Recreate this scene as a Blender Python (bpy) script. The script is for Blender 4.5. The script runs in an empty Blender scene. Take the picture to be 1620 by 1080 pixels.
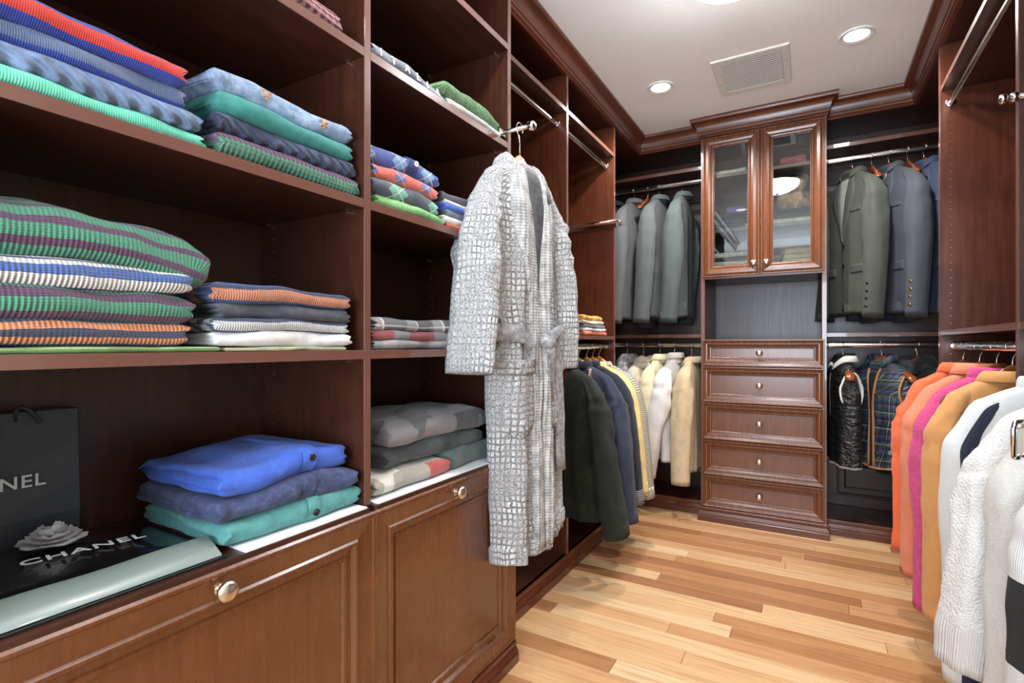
import bpy, bmesh, math, random
import numpy as np
from mathutils import Vector, Matrix, noise
PI = math.pi
sc = bpy.context.scene
COL = sc.collection
random.seed(7)

# ------------------------------------------------------------------ camera
cam = bpy.data.cameras.new('camera'); camo = bpy.data.objects.new('camera', cam); COL.objects.link(camo)
camo.location = (0, 0, 1.07); camo.rotation_euler = (math.radians(90), 0, math.radians(30.05))
cam.sensor_width = 36.0; cam.lens = 821.0/1620*36.0; cam.shift_y = 5.0/1620; cam.clip_start = .02
sc.camera = camo
# ------------------------------------------------------------------ world + light
w = bpy.data.worlds.new('daylight'); sc.world = w; w.use_nodes = True
bg = w.node_tree.nodes['Background']; bg.inputs[0].default_value = (.80, .88, 1, 1); bg.inputs[1].default_value = 1.0
sc.view_settings.view_transform = 'Standard'; sc.view_settings.look = 'None'
sc.view_settings.gamma = 1; sc.view_settings.use_curve_mapping = False
sc.view_settings.exposure = 0.18
BOWL_EMIT = 48.0
SPOT_W = 72.0
WINDOW_W = 100.0
wl = bpy.data.lights.new('window_daylight_fill', 'AREA'); wl.shape = 'RECTANGLE'; wl.size = 1.30; wl.size_y = 1.75
wl.energy = WINDOW_W; wl.color = (.74, .87, 1.0)
wlo = bpy.data.objects.new('window_daylight_fill', wl); COL.objects.link(wlo)
wlo.location = (-.25, -1.56, 1.30); wlo.rotation_euler = (math.radians(129), 0, 0)   # unseen window opening behind the camera; tilted up to brighten the ceiling

# ------------------------------------------------------------------ materials
def srgb(c):
    if isinstance(c, str):
        c = tuple(int(c[i:i+2], 16)/255 for i in (0, 2, 4))
    return tuple((x/12.92 if x <= .04045 else ((x+.055)/1.055)**2.4) for x in c) + (1,)
def new_mat(name):
    m = bpy.data.materials.new(name); m.use_nodes = True
    nt = m.node_tree; b = nt.nodes['Principled BSDF']
    return m, nt, b
class NT:
    def __init__(s, nt): s.nt = nt
    def n(s, t, **k):
        nd = s.nt.nodes.new(t)
        for a, v in k.items(): setattr(nd, a, v)
        return nd
    def l(s, a, b): s.nt.links.new(a, b)
    def math(s, op, a, b=None):
        nd = s.n('ShaderNodeMath', operation=op)
        for i, x in enumerate((a, b)):
            if x is None: continue
            if isinstance(x, (int, float)): nd.inputs[i].default_value = x
            else: s.l(x, nd.inputs[i])
        return nd.outputs[0]
    def mix(s, f, a, b, mode='MIX'):
        nd = s.n('ShaderNodeMix', data_type='RGBA', blend_type=mode)
        for i, x in ((0, f), (6, a), (7, b)):
            if isinstance(x, (int, float)): nd.inputs[i].default_value = x
            elif isinstance(x, (tuple, list)): nd.inputs[i].default_value = x
            else: s.l(x, nd.inputs[i])
        return nd.outputs[2]
    def ramp(s, f, stops, interp='LINEAR'):
        nd = s.n('ShaderNodeValToRGB'); r = nd.color_ramp; r.interpolation = interp
        while len(r.elements) < len(stops): r.elements.new(.5)
        for e, (p, c) in zip(r.elements, stops): e.position = p; e.color = c
        s.l(f, nd.inputs[0]); return nd.outputs[0]
    def coord(s, kind='Object', scale=(1, 1, 1)):
        tc = s.n('ShaderNodeTexCoord'); mp = s.n('ShaderNodeMapping'); mp.inputs['Scale'].default_value = scale
        s.l(tc.outputs[kind], mp.inputs[0]); return mp.outputs[0]
    def noise(s, vec, scale, detail=4, rough=.55):
        nd = s.n('ShaderNodeTexNoise'); nd.inputs['Scale'].default_value = scale
        nd.inputs['Detail'].default_value = detail; nd.inputs['Roughness'].default_value = rough
        s.l(vec, nd.inputs['Vector']); return nd.outputs['Fac']
    def bump(s, h, strength, dist, b):
        nd = s.n('ShaderNodeBump'); nd.inputs['Strength'].default_value = strength; nd.inputs['Distance'].default_value = dist
        s.l(h, nd.inputs['Height']); s.l(nd.outputs[0], b.inputs['Normal'])
    def uv(s):
        tc = s.n('ShaderNodeTexCoord'); sp = s.n('ShaderNodeSeparateXYZ'); s.l(tc.outputs['UV'], sp.inputs[0])
        return sp.outputs[0], sp.outputs[1], tc.outputs['UV']

def wood(name, axis, c0, c1, c2, rough=.32, coat=.4):
    m, nt, b = new_mat(name); g = NT(nt)
    sc3 = {'x': (1.2, 22, 22), 'y': (22, 1.2, 22), 'z': (22, 22, 1.2)}[axis]
    fine = g.noise(g.coord('Object', sc3), 3.2, 5, .6)
    blot = g.noise(g.coord('Object', (1, 1, 1)), 4.5, 4, .6)
    mixf = g.math('ADD', g.math('MULTIPLY', fine, .45), g.math('MULTIPLY', blot, .55))
    col = g.ramp(mixf, [(.30, srgb(c0)), (.5, srgb(c1)), (.72, srgb(c2))])
    g.l(col, b.inputs['Base Color'])
    g.l(g.math('ADD', g.math('MULTIPLY', fine, .14), rough-.07), b.inputs['Roughness'])
    b.inputs['Coat Weight'].default_value = coat; b.inputs['Coat Roughness'].default_value = .22
    g.bump(fine, .03, .0006, b)
    return m
WZ = wood('cherry_shaded_upright', 'z', '2a150d', '3c1d12', '502a1a', .36, .15)  # interior copies of the wood, recess shade darkened into their colour
WX = wood('cherry_shaded_along_x', 'x', '2a150d', '3c1d12', '502a1a', .36, .15)
WY = wood('cherry_shaded_along_y', 'y', '2a150d', '3c1d12', '502a1a', .36, .15)
WDOOR = wood('cherry_wood_front', 'z', '592f17', '66381c', '744122', .27, .4)
WPANEL = wood('cherry_wood_end_panel', 'z', '3f1d0f', '562a19', '6c3d24', .33, .3)
WCROWN = wood('cherry_wood_moulding', 'y', '43200f', '5b2c19', '6e3a22', .30, .3)
WHANG = wood('hanger_wood', 'x', '7a431d', '9a5b2a', 'b4743c', .25, .5)

def floor_mat():
    m, nt, b = new_mat('plank_wood'); g = NT(nt)
    oi = g.n('ShaderNodeObjectInfo')
    base = g.ramp(oi.outputs['Random'], [(0, srgb('a3704a')), (.12, srgb('b98455')), (.34, srgb('c99668')), (.62, srgb('d5a778')), (.86, srgb('e0b98b')), (1, srgb('e7c69c'))])
    tc = g.n('ShaderNodeTexCoord'); mp = g.n('ShaderNodeMapping'); mp.inputs['Scale'].default_value = (1.3, 26, 26)
    add = g.n('ShaderNodeVectorMath', operation='ADD'); g.l(tc.outputs['Object'], add.inputs[0])
    sc_ = g.n('ShaderNodeVectorMath', operation='SCALE'); g.l(oi.outputs['Location'], sc_.inputs[0]); sc_.inputs['Scale'].default_value = 7.3
    g.l(sc_.outputs[0], add.inputs[1]); g.l(add.outputs[0], mp.inputs[0])
    n1 = g.noise(mp.outputs[0], 2.2, 6, .65)
    grain = g.ramp(n1, [(.32, (.62, .52, .42, 1)), (.52, (1, 1, 1, 1)), (.75, (1.0, .97, .92, 1))])
    g.l(g.mix(.75, base, grain, 'MULTIPLY'), b.inputs['Base Color'])
    b.inputs['Roughness'].default_value = .38; b.inputs['Coat Weight'].default_value = .15; b.inputs['Coat Roughness'].default_value = .3
    g.bump(n1, .05, .001, b)
    return m
def plain(name, c, rough=.5, metal=0, coat=0, spec=None):
    m, nt, b = new_mat(name); g = NT(nt)
    n1 = g.noise(g.coord('Object'), 35, 3)
    g.l(g.mix(g.math('MULTIPLY', n1, .05), srgb(c), (0, 0, 0, 1)), b.inputs['Base Color'])
    b.inputs['Roughness'].default_value = rough; b.inputs['Metallic'].default_value = metal; b.inputs['Coat Weight'].default_value = coat
    return m
PAINT = plain('ceiling_paint', 'f8f7f5', .8)
WALLP = plain('wall_paint', 'd8d3ca', .8)
EDGE = plain('edge_band_wood', '6b463a', .26, 0, .6)
CHROME = plain('polished_chrome', 'dedcd8', .14, 1)
NICKEL = plain('brushed_nickel', 'd3c6b4', .28, 1)
BRASS = plain('gold_button', 'c79a4a', .25, 1)
BRONZE = plain('dark_bronze', '3a2a20', .35, .8)
BLACKP = plain('black_paper', '46484d', .5)
BLACKG = plain('black_card_gloss', '111312', .22, 0, .6)
PALEG = plain('pale_plastic', '76817a', .32, 0, .3)
WHITE = plain('white_print', 'f2f0ee', .6)
PAPER = plain('white_board', 'e4e6e8', .7)
WHITEM = plain('white_enamel', 'e6e4df', .45)
DARKH = plain('shadow_recess', '15100d', .9)  # near-black colour standing in for shade in gaps and openings
BLACKB = plain('black_button', '16161a', .3, 0, .4)
PEARL = plain('pearl_button', 'd9d4c6', .3, 0, .4)
TAN = plain('tan_trim', 'a9794c', .7)
VENTD = plain('dark_bronze_grille', '3a2a22', .40)
def emit(name, c, s):
    m, nt, b = new_mat(name); b.inputs['Base Color'].default_value = srgb(c)
    b.inputs['Emission Color'].default_value = srgb(c); b.inputs['Emission Strength'].default_value = s; return m
LENS = emit('lit_lens', 'fff6e8', 6.0)
BOWL = emit('lit_glass_bowl', 'f6f9ff', BOWL_EMIT)
def glass():
    m, nt, b = new_mat('clear_glass'); g = NT(nt); nt.nodes.remove(b)
    out = nt.nodes['Material Output']
    tr = g.n('ShaderNodeBsdfTransparent'); tr.inputs[0].default_value = (.95, .97, .96, 1)
    gl = g.n('ShaderNodeBsdfGlossy'); gl.inputs['Roughness'].default_value = .02
    fr = g.n('ShaderNodeFresnel'); fr.inputs['IOR'].default_value = 1.52
    f2 = g.math('ADD', g.math('MULTIPLY', fr.outputs[0], 1.3), .015)
    mx = g.n('ShaderNodeMixShader'); g.l(f2, mx.inputs[0]); g.l(tr.outputs[0], mx.inputs[1]); g.l(gl.outputs[0], mx.inputs[2])
    g.l(mx.outputs[0], out.inputs[0]); return m
GLASS = glass()

def cloth(name, c, kind='weave', rough=.92, sheen=.08, scale=1.0, var=.25, c2=None, bump=.5):
    """plain cloth: kinds weave / knit / rib / cable / fuzzy / suede / satin"""
    m, nt, b = new_mat(name); g = NT(nt); u, v, uvv = g.uv()
    n1 = g.noise(g.coord('Object'), 55*scale, 4, .7)
    dark = tuple(x*(1-var*1.6) for x in srgb(c)[:3])+(1,)
    lite = tuple(min(1, x*(1+var)) for x in srgb(c)[:3])+(1,)
    if c2: lite = srgb(c2)
    if kind == 'weave': n1 = g.noise(g.coord('Object'), 18*scale, 4, .6)
    if kind == 'suede':
        n1 = g.noise(g.coord('Object'), 9, 5, .6)
    col = g.ramp(n1, [(.3, dark), (.52, srgb(c)), (.72, lite)])
    def sinw(x, f): return g.math('SINE', g.math('MULTIPLY', x, f))
    dist = .0015
    if kind == 'weave': h = g.math('ADD', g.math('MULTIPLY', g.math('ADD', sinw(u, 2600*scale), sinw(v, 2600*scale)), .25), g.noise(g.coord('Object'), 14, 3)); dist = .0010; var *= .6
    elif kind == 'knit': h = g.math('ADD', sinw(u, 1500*scale), g.math('MULTIPLY', sinw(v, 1100*scale), .6)); dist = .001
    elif kind == 'rib': h = g.math('ADD', sinw(u, 900*scale), g.math('MULTIPLY', sinw(v, 1500*scale), .25)); dist = .002
    elif kind == 'chunky': h = g.math('ADD', sinw(g.math('ADD', u, g.math('MULTIPLY', sinw(v, 130), .006)), 330*scale), g.math('MULTIPLY', sinw(v, 500*scale), .8)); dist = .004
    elif kind == 'cable':
        tw = g.math('MULTIPLY', sinw(v, 95), .010)
        h = g.math('ADD', sinw(g.math('ADD', u, tw), 210*scale), g.math('MULTIPLY', sinw(g.math('ADD', v, g.math('MULTIPLY', u, .6)), 420), .35)); dist = .006
    elif kind == 'puff': 
        vo = g.n('ShaderNodeTexVoronoi'); vo.inputs['Scale'].default_value = 210*scale; g.l(g.coord('Object'), vo.inputs[0])
        h = g.math('MULTIPLY', vo.outputs['Distance'], -1.2); dist = .0022
    elif kind in ('fuzzy', 'suede'): h = g.noise(g.coord('Object'), 420*scale, 3, .8); dist = .003
    elif kind == 'crinkle':
        h = g.math('ADD', g.noise(g.coord('Object', (1, 1, 2.2)), 16, 2, .5), g.math('MULTIPLY', g.noise(g.coord('Object', (1, 1, 1.6)), 48, 3), .6)); dist = .03
    elif kind == 'quilt':
        h = g.math('ADD', g.math('ABSOLUTE', sinw(g.math('ADD', v, g.math('MULTIPLY', n1, .02)), 62*scale)), g.math('MULTIPLY', g.noise(g.coord('Object'), 40, 4), 1.2)); dist = .012
    else: h = g.noise(g.coord('Object'), 60, 3); dist = .001
    if kind in ('rib', 'chunky', 'cable', 'knit'):
        shade = g.math('MULTIPLY_ADD' if False else 'MULTIPLY', h, .12)
        col = g.mix(g.math('MAXIMUM', g.math('MULTIPLY', h, -.16), 0.0), col, dark)
    g.l(col, b.inputs['Base Color'])
    b.inputs['Roughness'].default_value = rough
    b.inputs['Sheen Weight'].default_value = sheen; b.inputs['Sheen Roughness'].default_value = .5
    g.bump(h, bump, dist, b)
    return m
def striped(name, cols, period, ribs=1050, offset=0.0, axis='v', stitch=1700, bump=.7, extra=None, dist=.003):
    """cols: list of (fraction, colour); stripes follow the fold of the cloth"""
    m, nt, b = new_mat(name); g = NT(nt); u, v, uvv = g.uv()
    a = v if axis == 'v' else u
    a = g.math('ADD', a, g.math('MULTIPLY', g.noise(g.coord('Object'), 60, 2), .004))
    f = g.math('FRACT', g.math('DIVIDE', g.math('ADD', a, offset+10*period), period))
    col = g.ramp(f, [(p, srgb(c)) for p, c in cols], 'CONSTANT')
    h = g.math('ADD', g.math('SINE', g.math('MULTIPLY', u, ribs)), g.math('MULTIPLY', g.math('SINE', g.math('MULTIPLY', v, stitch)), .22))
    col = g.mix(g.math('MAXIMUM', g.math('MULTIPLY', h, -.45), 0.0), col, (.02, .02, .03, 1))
    n1 = g.noise(g.coord('Object'), 300, 2, .8)
    col = g.mix(g.math('MULTIPLY', n1, .25), col, (0, 0, 0, 1))
    g.l(col, b.inputs['Base Color']); b.inputs['Roughness'].default_value = .95; b.inputs['Sheen Weight'].default_value = .2
    g.bump(h, bump, dist, b); return m
def argyle(name, c1, c2, line, su=.075, sv=.06):
    m, nt, b = new_mat(name); g = NT(nt); u, v, uvv = g.uv()
    p = g.math('ADD', g.math('DIVIDE', u, su), g.math('DIVIDE', v, sv)); q = g.math('SUBTRACT', g.math('DIVIDE', u, su), g.math('DIVIDE', v, sv))
    a = g.math('GREATER_THAN', g.math('FRACT', g.math('ADD', p, 20)), .5); c = g.math('GREATER_THAN', g.math('FRACT', g.math('ADD', q, 20)), .5)
    col = g.mix(g.math('MULTIPLY', a, c), srgb(c1), srgb(c2))
    l1 = g.math('LESS_THAN', g.math('FRACT', g.math('ADD', p, 20.25)), .035); l2 = g.math('LESS_THAN', g.math('FRACT', g.math('ADD', q, 20.25)), .035)
    col = g.mix(g.math('MULTIPLY', g.math('MAXIMUM', l1, l2), .8), col, srgb(line))
    n1 = g.noise(g.coord('Object'), 260, 3, .8)
    col = g.mix(g.math('MULTIPLY', n1, .3), col, (0, 0, 0, 1))
    g.l(col, b.inputs['Base Color']); b.inputs['Roughness'].default_value = .95; b.inputs['Sheen Weight'].default_value = .4
    g.bump(n1, .6, .003, b); return m
def plaid(name, base, lines, quilt=0, rough=.7):
    """lines: (axis, period, width fraction, offset fraction, colour, strength)"""
    m, nt, b = new_mat(name); g = NT(nt); u, v, uvv = g.uv(); col = srgb(base)
    for ax, per, wd, of, c, st in lines:
        a = u if ax == 'u' else v
        f = g.math('FRACT', g.math('ADD', g.math('DIVIDE', a, per), of+20))
        col = g.mix(g.math('MULTIPLY', g.math('LESS_THAN', f, wd), st), col, srgb(c))
    g.l(col, b.inputs['Base Color']); b.inputs['Roughness'].default_value = rough
    if quilt:
        h = g.math('ADD', g.math('ABSOLUTE', g.math('SINE', g.math('MULTIPLY', u, PI/quilt))), g.math('ABSOLUTE', g.math('SINE', g.math('MULTIPLY', v, PI/quilt))))
        h = g.math('POWER', h, .5)
        g.bump(h, .8, .010, b)
    else: g.bump(g.noise(g.coord('Object'), 300, 3, .8), .5, .002, b)
    return m
def robe_mat():
    m, nt, b = new_mat('waffle_check_towelling'); g = NT(nt); u, v, uvv = g.uv()
    wob = g.math('MULTIPLY', g.math('SUBTRACT', g.noise(g.coord('Object'), 38, 3), .5), .018)
    fu = g.math('FRACT', g.math('ADD', g.math('DIVIDE', g.math('ADD', u, wob), .0165), 40)); fv = g.math('FRACT', g.math('ADD', g.math('DIVIDE', g.math('ADD', v, wob), .0195), 90))
    cu = g.math('ABSOLUTE', g.math('SUBTRACT', fu, .5)); cv = g.math('ABSOLUTE', g.math('SUBTRACT', fv, .5))
    fine = g.noise(g.coord('Object'), 230, 3, .9)
    d = g.math('ADD', g.math('MAXIMUM', cu, cv), g.math('MULTIPLY', g.math('SUBTRACT', fine, .5), .35))
    grid = g.ramp(d, [(.27, (1, 1, 1, 1)), (.43, (0, 0, 0, 1))])
    big = g.noise(g.coord('Object', (2.2, 1, .8)), 6.5, 3, .6)
    light = g.ramp(fine, [(.30, srgb('a09e9c')), (.55, srgb('f0eeec'))])
    dark = g.ramp(fine, [(.36, srgb('2e2e31')), (.64, srgb('939294'))])
    heather = g.ramp(fine, [(.34, srgb('434346')), (.50, srgb('a3a1a1')), (.66, srgb('e2dfdd'))])
    bigm = g.ramp(big, [(.46, (0, 0, 0, 1)), (.58, (1, 1, 1, 1))])
    chk = g.mix(grid, dark, light)
    n3 = g.ramp(g.noise(g.coord('Object', (1.6, 1, .9)), 17, 2, .6), [(.42, (.25, .25, .25, 1)), (.58, (1, 1, 1, 1))])
    g.l(g.mix(g.math('MULTIPLY', g.math('ADD', g.math('MULTIPLY', bigm, .65), .30), n3), heather, chk), b.inputs['Base Color'])
    b.inputs['Roughness'].default_value = .98; b.inputs['Sheen Weight'].default_value = .2
    h = g.math('ADD', g.math('MULTIPLY', grid, .9), g.math('MULTIPLY', fine, 1.1)); g.bump(h, .8, .004, b); return m

# ------------------------------------------------------------------ mesh helpers
class MB:
    def __init__(s): s.v = []; s.f = []; s.uv = {}
    def add(s, vs, fs, uvs=None):
        o = len(s.v); s.v += [tuple(p) for p in vs]
        if uvs is not None:
            for i, t in enumerate(uvs): s.uv[o+i] = t
        s.f += [tuple(o+i for i in f) for f in fs]; return s
    def box(s, x0, x1, y0, y1, z0, z1):
        return s.add([(x0,y0,z0),(x1,y0,z0),(x1,y1,z0),(x0,y1,z0),(x0,y0,z1),(x1,y0,z1),(x1,y1,z1),(x0,y1,z1)],
                     [(0,3,2,1),(4,5,6,7),(0,1,5,4),(1,2,6,5),(2,3,7,6),(3,0,4,7)])
    def grid(s, P, closed=False, cap0=False, cap1=False, uv=None):
        """P: rows of points"""
        R, N = len(P), len(P[0]); o = len(s.v)
        for i, row in enumerate(P):
            for j, p in enumerate(row):
                s.v.append(tuple(p))
                if uv is not None: s.uv[o+i*N+j] = uv[i][j]
        for i in range(R-1):
            for j in range(N if closed else N-1):
                k = (j+1) % N
                s.f.append((o+i*N+j, o+i*N+k, o+(i+1)*N+k, o+(i+1)*N+j))
        if cap0: s.f.append(tuple(o+j for j in range(N))[::-1])
        if cap1: s.f.append(tuple(o+(R-1)*N+j for j in range(N)))
        return s
    def tube(s, pts, r, n=10, cap=True):
        rows = []; pts = [Vector(p) for p in pts]
        up = Vector((0.13, .21, .97)).normalized()
        for i, p in enumerate(pts):
            t = (pts[min(i+1, len(pts)-1)]-pts[max(i-1, 0)]).normalized()
            a = t.cross(up)
            if a.length < .05: a = t.cross(Vector((1, 0, 0)))
            a.normalize(); b = t.cross(a).normalized()
            rr = r[i] if isinstance(r, (list, tuple)) else r
            rows.append([p+a*math.cos(2*PI*j/n)*rr+b*math.sin(2*PI*j/n)*rr for j in range(n)])
        return s.grid(rows, True, cap, cap)
    def lathe(s, prof, n=24, M=Matrix()):
        rows = [[M @ Vector((r*math.cos(2*PI*j/n), r*math.sin(2*PI*j/n), z)) for j in range(n)] for r, z in prof]
        return s.grid(rows, True, prof[0][0] > 1e-5, prof[-1][0] > 1e-5)
    def rings(s, u0, u1, v0, v1, prof, P, cap=True):
        """nested rectangles; prof = (inset, depth); P(u,v,d) -> point"""
        rows = []
        for i, d in prof:
            rows.append([P(u0+i, v0+i, d), P(u1-i, v0+i, d), P(u1-i, v1-i, d), P(u0+i, v1-i, d)])
        o = len(s.v); s.grid(rows, True, False, cap); return s
    def sweep(s, path, prof, closed=False):
        """path in xy, profile (out, z) pushed to the right-hand side of travel, mitred"""
        n = len(path); rows = []
        for i, p in enumerate(path):
            p = Vector(p).to_2d() if len(p) == 3 else Vector(p)
            dirs = []
            if i > 0: dirs.append((p-Vector(path[i-1])).normalized())
            if i < n-1: dirs.append((Vector(path[i+1])-p).normalized())
            ns = [Vector((d.y, -d.x)) for d in dirs]
            m = ns[0] if len(ns) == 1 else (ns[0]+ns[1])/(1+ns[0].dot(ns[1]))
            rows.append([(p.x+m.x*o, p.y+m.y*o, z) for o, z in prof])
        return s.grid(rows, True, True, True)
    def build(s, name, mat, parent=None, smooth=False, bevel=0, off=None, sub=0):
        me = bpy.data.meshes.new(name)
        vs = s.v if off is None else [(a-off[0], b-off[1], c-off[2]) for a, b, c in s.v]
        me.from_pydata(vs, [], s.f)
        if s.uv:
            ul = me.uv_layers.new(name='UVMap')
            vi = np.zeros(len(me.loops), dtype=np.int32); me.loops.foreach_get('vertex_index', vi)
            arr = np.array([s.uv.get(i, (0, 0)) for i in range(len(s.v))], dtype=np.float32)
            ul.data.foreach_set('uv', arr[vi].ravel())
        me.materials.append(mat)
        bm = bmesh.new(); bm.from_mesh(me); bmesh.ops.recalc_face_normals(bm, faces=bm.faces); bm.to_mesh(me); bm.free()
        if smooth: me.polygons.foreach_set('use_smooth', [True]*len(me.polygons))
        o = bpy.data.objects.new(name, me); COL.objects.link(o)
        if parent is not None: o.parent = parent
        if bevel:
            md = o.modifiers.new('bevel', 'BEVEL'); md.width = bevel; md.segments = 2; md.limit_method = 'ANGLE'
        if sub:
            md = o.modifiers.new('sub', 'SUBSURF'); md.levels = sub; md.render_levels = sub
        return o
def sharp(o, deg=40):
    try: o.data.set_sharp_from_angle(angle=math.radians(deg))
    except Exception: pass
    return o
def tag(o, label=None, cat=None, group=None, kind=None):
    if label: o['label'] = label
    if cat: o['category'] = cat
    if group: o['group'] = group
    if kind: o['kind'] = kind
    return o
def thing(name, label, cat, loc=(0, 0, 0), rz=0, group=None):
    o = bpy.data.objects.new(name, None); COL.objects.link(o); o.empty_display_size = .05
    o.location = loc; o.rotation_euler = (0, 0, rz); return tag(o, label, cat, group)
def copy_tree(root, loc, rz, label=None, rx=0):
    r = root.copy(); COL.objects.link(r); r.location = loc; r.rotation_euler = (rx, 0, rz)
    if label: r['label'] = label
    for ch in list(root.children):
        c = ch.copy(); COL.objects.link(c); c.parent = r
        for gch in list(ch.children):
            d = gch.copy(); COL.objects.link(d); d.parent = c
    return r
def bx(name, mat, root, x0, x1, y0, y1, z0, z1, bevel=.0012):
    return MB().box(x0, x1, y0, y1, z0, z1).build(name, mat, root, off=root.location if root else None, bevel=bevel)
def edge_x(root, x, y0, y1, z0, z1, name='edge_band'):   # thin band glued on the front edge, normal along x
    x1 = x+.0012 if x < 0 else x-.0012
    return bx(name, EDGE, root, min(x, x1), max(x, x1), y0, y1, z0, z1, .0004)
def edge_y(root, y, x0, x1, z0, z1, name='edge_band'): return bx(name, EDGE, root, x0, x1, y-.0012, y, z0, z1, .0004)
def nz(x, y, z=0.0, s=0): return noise.noise(Vector((x+s*7.13, y-s*3.7, z+s*1.9)))

# ------------------------------------------------------------------ room shell
XW0, XW1, YW0, YW1, ZC = -1.375, .835, -1.6, 3.81, 2.44
tag(MB().box(XW0-.1, XW0, YW0-.1, YW1+.1, 0, ZC).build('wall_left', WALLP), kind='structure')
tag(MB().box(XW1, XW1+.1, YW0-.1, YW1+.1, 0, ZC).build('wall_right', WALLP), kind='structure')
tag(MB().box(XW0, XW1, YW1, YW1+.1, 0, ZC).build('wall_back', WALLP), kind='structure')
fwm = MB(); 
fwm.box(XW0, -.92, YW0-.1, YW0, 0, ZC); fwm.box(.42, XW1, YW0-.1, YW0, 0, ZC); fwm.box(-.92, .42, YW0-.1, YW0, 2.2, ZC); fwm.box(-.92, .42, YW0-.1, YW0, 0, .40)
tag(fwm.build('wall_front', WALLP), kind='structure')
tag(MB().box(XW0-.1, XW1+.1, YW0-.1, YW1+.1, ZC, ZC+.1).build('ceiling', PAINT), kind='structure')
FLOORM = floor_mat()
floor = tag(MB().box(XW0-.1, XW1+.1, YW0-.1, YW1+.1, -.10, -.014).build('floor', FLOORM), kind='structure')
PW = .0835
rows_n = int((3.46+1.59)/PW)+1
far_mb = MB()
for i in range(rows_n):
    y1 = 3.46-i*PW; y0 = y1-PW
    x = -1.02-random.random()*.5
    while x < .50:
        L = random.choice((.5, .7, .9, 1.05, 1.2, 1.35))
        a, b2 = max(x, -1.02), min(x+L, .50)
        if b2-a > .02:
            if y1 > .55:
                g = .0006
                mb = MB(); cx, cy = (a+b2)/2, (y0+y1)/2; hx, hy = (b2-a)/2-g, PW/2-g; bv = .0011
                mb.add([(-hx,-hy,-.014),(hx,-hy,-.014),(hx,hy,-.014),(-hx,hy,-.014),(-hx,-hy,-bv),(hx,-hy,-bv),(hx,hy,-bv),(-hx,hy,-bv),
                        (-hx+bv,-hy+bv,0),(hx-bv,-hy+bv,0),(hx-bv,hy-bv,0),(-hx+bv,hy-bv,0)],
                       [(0,1,5,4),(1,2,6,5),(2,3,7,6),(3,0,4,7),(4,5,9,8),(5,6,10,9),(6,7,11,10),(7,4,8,11),(8,9,10,11)])
                p = mb.build('plank', FLOORM, floor); p.location = (cx, cy, 0)
            else:
                far_mb.box(a+.0005, b2-.0005, y0+.0005, y1-.0005, -.014, 0)
        x += L
tag(far_mb.build('plank_remainder', FLOORM, floor), kind='stuff')

# ------------------------------------------------------------------ profiles
CROWN = [(-.012, 2.335), (.004, 2.335), (.008, 2.341), (.006, 2.348), (.012, 2.352), (.013, 2.362), (.018, 2.366)] + \
        [(.018+.030*(1-math.cos(t*PI/2)), 2.366+.052*math.sin(t*PI/2)) for t in (.2, .4, .6, .8, 1)] + \
        [(.052, 2.422), (.055, 2.427), (.055, 2.44), (-.012, 2.44)]
def plinth_prof(h=.085):
    return [(-.012, 0), (.014, 0), (.014, h*.38), (.010, h*.44), (.013, h*.5), (.008, h*.62), (.003, h*.72), (.006, h*.8), (.006, h*.93), (.002, h), (-.012, h)]
# crown moulding: left deep units, left hanging units, back corner, right side
def crown(name, path):
    o = MB().sweep(path, CROWN).build(name, WCROWN, smooth=True); sharp(o, 32); return tag(o, kind='structure')
crown('trim_1', [(-.89, -.9), (-.89, 1.531), (-1.0, 1.531), (-1.0, 3.43), (-.594, 3.43)])
crown('trim_2', [(.071, 3.43), (.47, 3.43), (.47, -.9)])

KNOB = [(.0, 0), (.011, 0), (.011, .002), (.0065, .004), (.006, .011), (.009, .014), (.0165, .0175), (.0185, .022), (.0175, .027), (.012, .0305), (.005, .032), (0, .0322)]
def knob(parent, pos, direction, off):
    q = Vector(direction).to_track_quat('Z', 'Y').to_matrix().to_4x4()
    M = Matrix.Translation(Vector(pos)) @ q
    return sharp(MB().lathe(KNOB, 22, M).build('knob', NICKEL, parent, smooth=True, off=off), 50)

# door with raised frame; P(u,v,d): u across, v up, d out of the front
DOORP = [(0, -.020), (0, -.003), (.004, .0015), (.009, .002), (.013, -.001), (.050, -.0065), (.054, -.002), (.060, -.0015), (.063, -.006)]
DOORI = [(.063, -.006), (.066, -.011), (.078, -.0125), (.080, -.009), (.088, -.0085), (.091, -.0135), (.096, -.014)]
DRAWP = [(0, -.020), (0, -.001), (.002, .0015), (.006, .0015), (.008, -.001), (.020, -.0065), (.022, -.004), (.028, -.0045), (.030, -.009)]
DRAWI = [(.030, -.009), (.042, -.0155), (.044, -.013), (.049, -.0135), (.052, -.0175), (.053, -.0178)]
def panel_door(name, parent, off, u0, u1, v0, v1, P, mat, prof=DOORP, inner=DOORI):
    d = MB().rings(u0, u1, v0, v1, prof, P, cap=False).build(name, mat, parent, off=off)
    pn = MB().rings(u0, u1, v0, v1, inner, P, cap=True).build('panel', mat, d)
    pn.data.transform(Matrix.Translation(-Vector(off)))
    return d

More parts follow.
